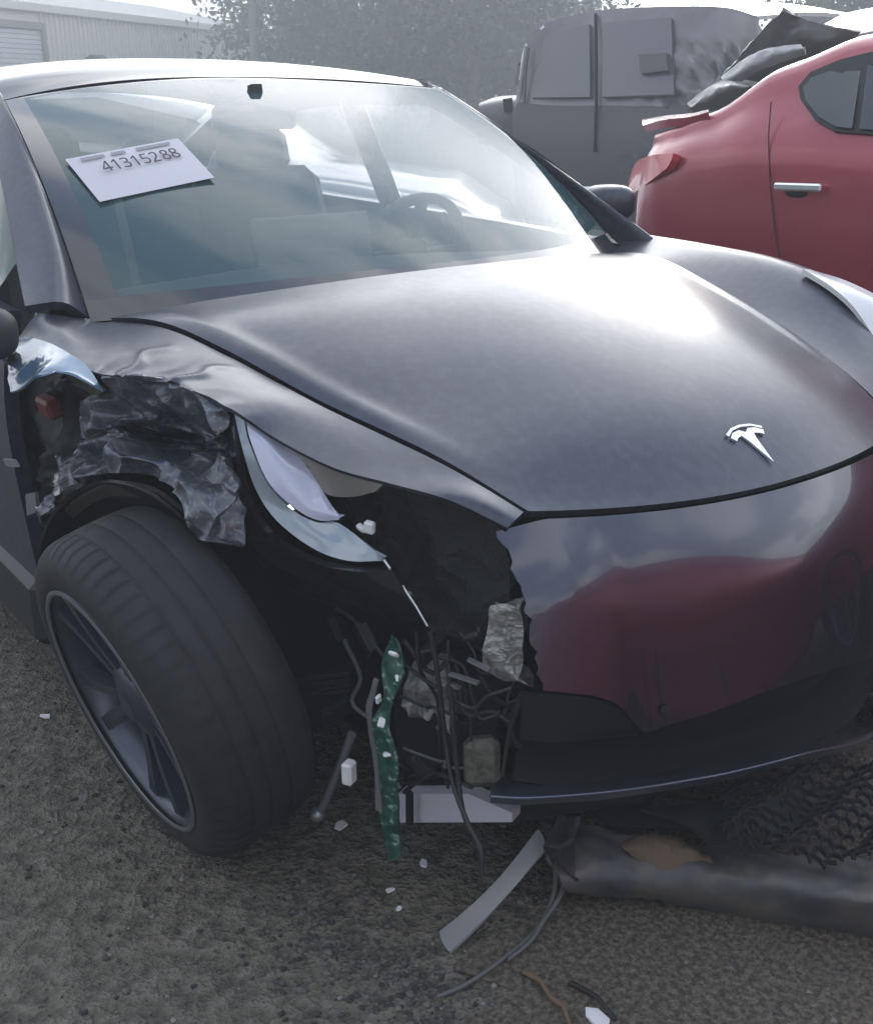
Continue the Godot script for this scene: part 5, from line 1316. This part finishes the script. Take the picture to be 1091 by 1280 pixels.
func debris() -> void:
	# paper on the windscreen
	var c := [Vector3(-0.631,1.203,-0.826), Vector3(-0.351,1.242,-0.824), Vector3(-0.354,1.161,-0.631), Vector3(-0.62,1.119,-0.661)]
	var paper := thing("paper_sheet", "white sheet of paper with a printed number on the windscreen", "paper", c[0])
	var up := Vector3(0, 0.9, 0.4)
	var mb := MB.new()
	mb.surf(func(a: float, b: float) -> Vector3: return c[0].lerp(c[1], a).lerp(c[3].lerp(c[2], a), b) - c[0] + Vector3(0, 0.9, 0.4) * 0.003 * sin(PI * a) * sin(PI * b), 12, 8, 0.0008, up)
	var sheet := obj("sheet", mb, M.paper, paper)
	var ax: Vector3 = (c[1] - c[0])
	var ay: Vector3 = (c[0] - c[3])
	var az := ax.cross(ay).normalized()
	var tm := TextMesh.new()
	tm.text = "41315288"
	var sf := SystemFont.new()
	sf.font_names = PackedStringArray(["Droid Sans"])
	tm.font = sf
	tm.font_size = 32
	tm.pixel_size = 0.001
	tm.depth = 0.0005
	var txt := MeshInstance3D.new()
	txt.name = "printed_number"
	txt.mesh = tm
	txt.material_override = M.ink
	sheet.add_child(txt)
	var sc: float = ax.length() * 0.70 / 0.145
	txt.transform = Transform3D(Basis(ax.normalized() * sc, ay.normalized() * sc * 1.25, az), ax * 0.53 - ay * 0.42 + az * 0.013)
	for q in [[0.1, 0.3], [0.36, 0.48], [0.58, 0.88]]:
		mb = MB.new()
		mb.bar(ax * q[0] - ay * 0.12 + az * 0.006, ax * q[1] - ay * 0.12 + az * 0.006, ay.length() * 0.06, 0.0006, az)
		obj("small_print", mb, M.ink_pale, sheet)
	# torn undertray lying in front of the bumper
	var tray := thing("undertray", "torn black plastic undertray lying on the ground under the bumper", "car part")
	mb = MB.new()
	mb.loft([[Vector3(-0.361,0.115,0.603), Vector3(-0.311,0.115,0.664), Vector3(-0.234,0.11,0.755), Vector3(-0.168,0.105,0.826), Vector3(-0.065,0.1,0.916), Vector3(0.025,0.1,0.998), Vector3(0.17,0.1,1.131)],
		[Vector3(-0.403,0.115,0.655), Vector3(-0.347,0.115,0.713), Vector3(-0.259,0.11,0.78), Vector3(-0.189,0.105,0.845), Vector3(-0.09,0.1,0.936), Vector3(-0.009,0.1,1.022), Vector3(0.12,0.1,1.16)],
		[Vector3(-0.439,0.1,0.714), Vector3(-0.367,0.1,0.745), Vector3(-0.284,0.1,0.805), Vector3(-0.221,0.1,0.873), Vector3(-0.149,0.11,0.98), Vector3(-0.075,0.11,1.067), Vector3(0.04,0.11,1.205)],
		[Vector3(-0.426,0.06,0.717), Vector3(-0.367,0.07,0.757), Vector3(-0.295,0.07,0.818), Vector3(-0.224,0.06,0.88), Vector3(-0.143,0.06,0.982), Vector3(-0.068,0.06,1.069), Vector3(0.05,0.06,1.207)],
		[Vector3(-0.409,0.04,0.707), Vector3(-0.344,0.03,0.745), Vector3(-0.272,0.02,0.8), Vector3(-0.204,0.01,0.867), Vector3(-0.122,0.01,0.971), Vector3(-0.044,0.01,1.059), Vector3(0.077,0.01,1.2)]], 60, 24, 0.005, Vector3(-0.5, 0.8, 0.5), func(p: Vector3, a: float, b: float) -> Vector3: return p + Vector3(0, 1, 0.3) * (0.012 * n_fold2.get_noise_3dv(p * 0.8) + 0.006 * n_fold.get_noise_3dv(p * 2.0)))
	obj("panel", mb, M.plastic_dusty, tray)
	mb = MB.new()
	mb.loft([[Vector3(-0.419,0.18,0.666), Vector3(-0.398,0.18,0.673), Vector3(-0.381,0.19,0.689)], [Vector3(-0.438,0.13,0.67), Vector3(-0.423,0.13,0.694), Vector3(-0.401,0.14,0.7)], [Vector3(-0.449,0.08,0.701), Vector3(-0.436,0.08,0.723), Vector3(-0.42,0.09,0.725)]], 16, 16, 0.005, Vector3(-0.6, 0.4, 0.5), func(p: Vector3, a: float, b: float) -> Vector3: return crumpled(p, 0.06))
	obj("torn_end", mb, M.plastic, tray)
	mb = MB.new()
	mb.loft([[Vector3(-0.29,0.122,0.709), Vector3(-0.24,0.125,0.731), Vector3(-0.205,0.122,0.765), Vector3(-0.181,0.115,0.822)], [Vector3(-0.309,0.132,0.741), Vector3(-0.279,0.135,0.774), Vector3(-0.243,0.13,0.809), Vector3(-0.202,0.122,0.842)], [Vector3(-0.302,0.122,0.764), Vector3(-0.289,0.115,0.799), Vector3(-0.252,0.112,0.832), Vector3(-0.202,0.108,0.852)]], 24, 18, 0.012, Vector3.UP, func(p: Vector3, a: float, b: float) -> Vector3: return p + Vector3(0.5, 1.0, 0.5) * 0.014 * n_fine.get_noise_3dv(p * 0.6) + Vector3(0, -0.012, 0) * (pow(abs(a - 0.5) * 2.0, 3.0) + pow(abs(b - 0.5) * 2.0, 3.0)))
	obj("dirt_cake", mb, M.dirt_tan, tray)
	for q in [[Vector3(-0.305,0.12,0.622), Vector3(-0.233,0.14,0.693), Vector3(-0.151,0.13,0.753), Vector3(-0.151,0.12,0.819), Vector3(-0.208,0.125,0.768), Vector3(-0.294,0.115,0.676)], [Vector3(-0.355,0.13,0.617), Vector3(-0.337,0.15,0.642), Vector3(-0.365,0.12,0.663), Vector3(-0.391,0.11,0.638)], [Vector3(-0.093,0.15,0.811), Vector3(0.027,0.16,0.855), Vector3(0.02,0.14,0.897), Vector3(-0.061,0.12,0.885), Vector3(-0.108,0.12,0.844)]]:
		mb = MB.new()
		mb.plate(q, 0.006, Vector3.UP)
		obj("broken_panel", mb, M.plastic, tray)
	# honeycomb grille lying on the tray
	var gr := thing("honeycomb_grille", "black honeycomb grille hanging broken between the bumper lip and the undertray", "car part")
	mb = MB.new()
	var g00 := Vector3(-0.139,0.16,0.78)
	var g10 := Vector3(0.311,0.16,0.894)
	var g01 := Vector3(-0.229,0.155,0.884)
	var g11 := Vector3(0.025,0.15,1.096)
	var hexp := func(i: float, j: float) -> Vector3:
		var a := i / 30.0
		var b := j / 12.0
		return g00.lerp(g10, a).lerp(g01.lerp(g11, a), b) + Vector3.UP * (0.02 * sin(a * 5.0 + b * 2.0) + 0.012 * sin(a * 17.0 + b * 9.0)) + Vector3(0.01 * sin(b * 11.0 + a * 4.0), 0, 0)
	for j in 12:
		for i in 15:
			var ox := (j % 2) * 1.0 + i * 2.0
			if n_fold.get_noise_2d(i * 0.09, j * 0.05 + 4.0) < -0.35:
				continue
			var p0: Vector3 = hexp.call(ox, float(j))
			var p1: Vector3 = hexp.call(ox + 1.0, j - 0.3)
			var p2: Vector3 = hexp.call(ox + 1.0, j - 0.3 if j == 0 else j - 0.7)
			mb.bar(p0, p1, 0.004, 0.008)
			mb.bar(p1, hexp.call(ox + 2.0, float(j)), 0.004, 0.008)
			mb.bar(p0, hexp.call(ox, j + 0.7), 0.004, 0.008)
	var net := obj("mesh", mb, M.void, gr)
	net.set_meta("kind", "stuff")
	mb = MB.new()
	mb.loft([[Vector3(-0.251,0.15,0.711), Vector3(-0.192,0.155,0.75), Vector3(-0.13,0.16,0.787)], [Vector3(-0.218,0.15,0.794), Vector3(-0.202,0.15,0.834), Vector3(-0.171,0.15,0.885)], [Vector3(-0.23,0.15,0.859), Vector3(-0.204,0.15,0.888), Vector3(-0.168,0.15,0.925)]], 10, 10, 0.008, Vector3.UP)
	obj("frame", mb, M.plastic, gr)
	# pale strip propped from the ground to the bumper
	var strip := MB.new()
	strip.loft([[Vector3(-0.418,0.13,0.63), Vector3(-0.507,0.075,0.637), Vector3(-0.572,0.035,0.631), Vector3(-0.625,0.006,0.621)], [Vector3(-0.418,0.12,0.647), Vector3(-0.508,0.07,0.657), Vector3(-0.576,0.03,0.653), Vector3(-0.637,0.006,0.646)], [Vector3(-0.429,0.11,0.662), Vector3(-0.505,0.065,0.667), Vector3(-0.578,0.028,0.668), Vector3(-0.641,0.006,0.672)]], 16, 4, 0.006, Vector3(-0.3, 0.8, 0.5))
	tag(obj("metal_strip", strip, M.strip), "pale grey flat strip sloping from the bumper's corner down to the asphalt", "car part")
	# chips of plastic
	var chips := [[Vector3(-0.603,0.012,0.267), "white plastic chip beside the wheel under the tie rod", 0.014], [Vector3(-0.539,0.006,0.454), "white plastic chip on the asphalt between the green shred and the cable", 0.010], [Vector3(-0.632,0.006,0.48), "small white chip on the asphalt right below the green shred", 0.008],
		[Vector3(-0.647,0.006,0.531), "tiny white chip farthest out below the green shred", 0.006], [Vector3(-0.926,0.006,-0.501), "pale chip on the asphalt left of the wheel", 0.012], [Vector3(-0.856,0.1,-0.711), "pale chip stuck at the rear edge of the wheel arch", 0.012], [Vector3(-0.544,0.006,0.92), "white splinter at the picture's lower edge beside the brown sticks", 0.022]]
	for k in chips.size():
		var ch := MB.new()
		var s: float = chips[k][2] * 0.75
		var o := []
		for j in 6:
			var a := TAU * j / 6.0
			var r: float = s * (0.7 + 0.5 * abs(sin(j * 2.3 + k * 1.7)))
			o.append(Vector3(cos(a) * r * 1.5, 0.25 * s * sin(j * 1.9 + k), sin(a) * r))
		ch.plate(o, s * 0.4, Vector3.UP)
		var cn := obj(numbered("plastic_chip"), ch, M.white)
		cn.position = chips[k][0]
		cn.rotation.y = k * 1.3
		tag(cn, chips[k][1], "debris", "broken chips on the ground")
	var sticks := [[Vector3(-0.573,0.008,0.782), Vector3(-0.577,0.008,0.855), "brown stick on the dirt beside the cable's end"], [Vector3(-0.578,0.012,0.856), Vector3(-0.59,0.008,0.911), "short reddish stick at the picture's lower edge"], [Vector3(-0.529,0.008,0.843), Vector3(-0.525,0.008,0.944), "dark flat sliver lying on the dirt beside the white splinter"], [Vector3(-0.246,0.24,0.683), Vector3(-0.19,0.27,0.696), "orange brown twig caught in the lower intake"]]
	for k in sticks.size():
		var tw := MB.new()
		var p0: Vector3 = sticks[k][0]
		var p1: Vector3 = sticks[k][1]
		tw.tube([p0, p0.lerp(p1, 0.5) + Vector3(0.006, 0.006, 0), p1], 0.005 if k < 3 else 0.003, 0.003, 6)
		tag(obj(numbered("stick"), tw, M.wood if k != 2 else M.plastic), sticks[k][2], "stick", "sticks and slivers")

func _ready() -> void:
	var cam := Camera3D.new()
	cam.name = "camera"
	cam.position = Vector3(-1.5662, 1.3424, 1.9334)
	cam.rotation = Vector3(-0.3457, -0.6215, -0.0054)
	cam.fov = 47.469
	cam.near = 0.05
	cam.far = 900.0
	add_child(cam)
	cam.current = true
	var env := Environment.new()
	env.background_mode = Environment.BG_SKY
	env.sky = Sky.new()
	var pan := PanoramaSkyMaterial.new()
	pan.panorama = sky_panorama(1024, 512)
	env.sky.sky_material = pan
	env.tonemap_mode = Environment.TONE_MAPPER_LINEAR
	env.tonemap_exposure = 1.6
	env.sdfgi_enabled = true
	env.ssao_enabled = true
	env.ssil_enabled = true
	env.fog_enabled = true
	env.fog_density = 0.014
	env.fog_light_color = Color(0.92, 0.94, 0.95)
	var we := WorldEnvironment.new()
	we.name = "world_environment"
	we.environment = env
	add_child(we)
	var sun := DirectionalLight3D.new()
	sun.name = "sun"
	sun.light_energy = 0.15
	sun.light_color = Color(1.0, 0.96, 0.9)
	sun.light_angular_distance = 14.0
	sun.shadow_enabled = true
	add_child(sun)
	sun.look_at_from_position(Vector3(7.2, 2.1, -5.6), Vector3.ZERO, Vector3.UP)
	make_materials()
	M.plastic_dusty = mat(Color(1, 1, 1), 0.5)
	M.plastic_dusty.albedo_texture = ramp_tex(noise(15, 0.012, 6), 512, [[0.0, lin(0.035, 0.035, 0.04)], [0.45, lin(0.075, 0.075, 0.08)], [0.62, lin(0.11, 0.1, 0.088)], [1.0, lin(0.19, 0.165, 0.13)]])
	tri_map(M.plastic_dusty, 1.6)
	M.dirt_tan = mat(lin(0.14, 0.10, 0.066), 0.95)
	M.strip = mat(lin(0.26, 0.26, 0.265), 0.5)
	ground()
	shed()
	wrecked_car()
	red_sedan()
	white_sedan()
	grey_van()
	black_wreck()
	trees()
	debris()
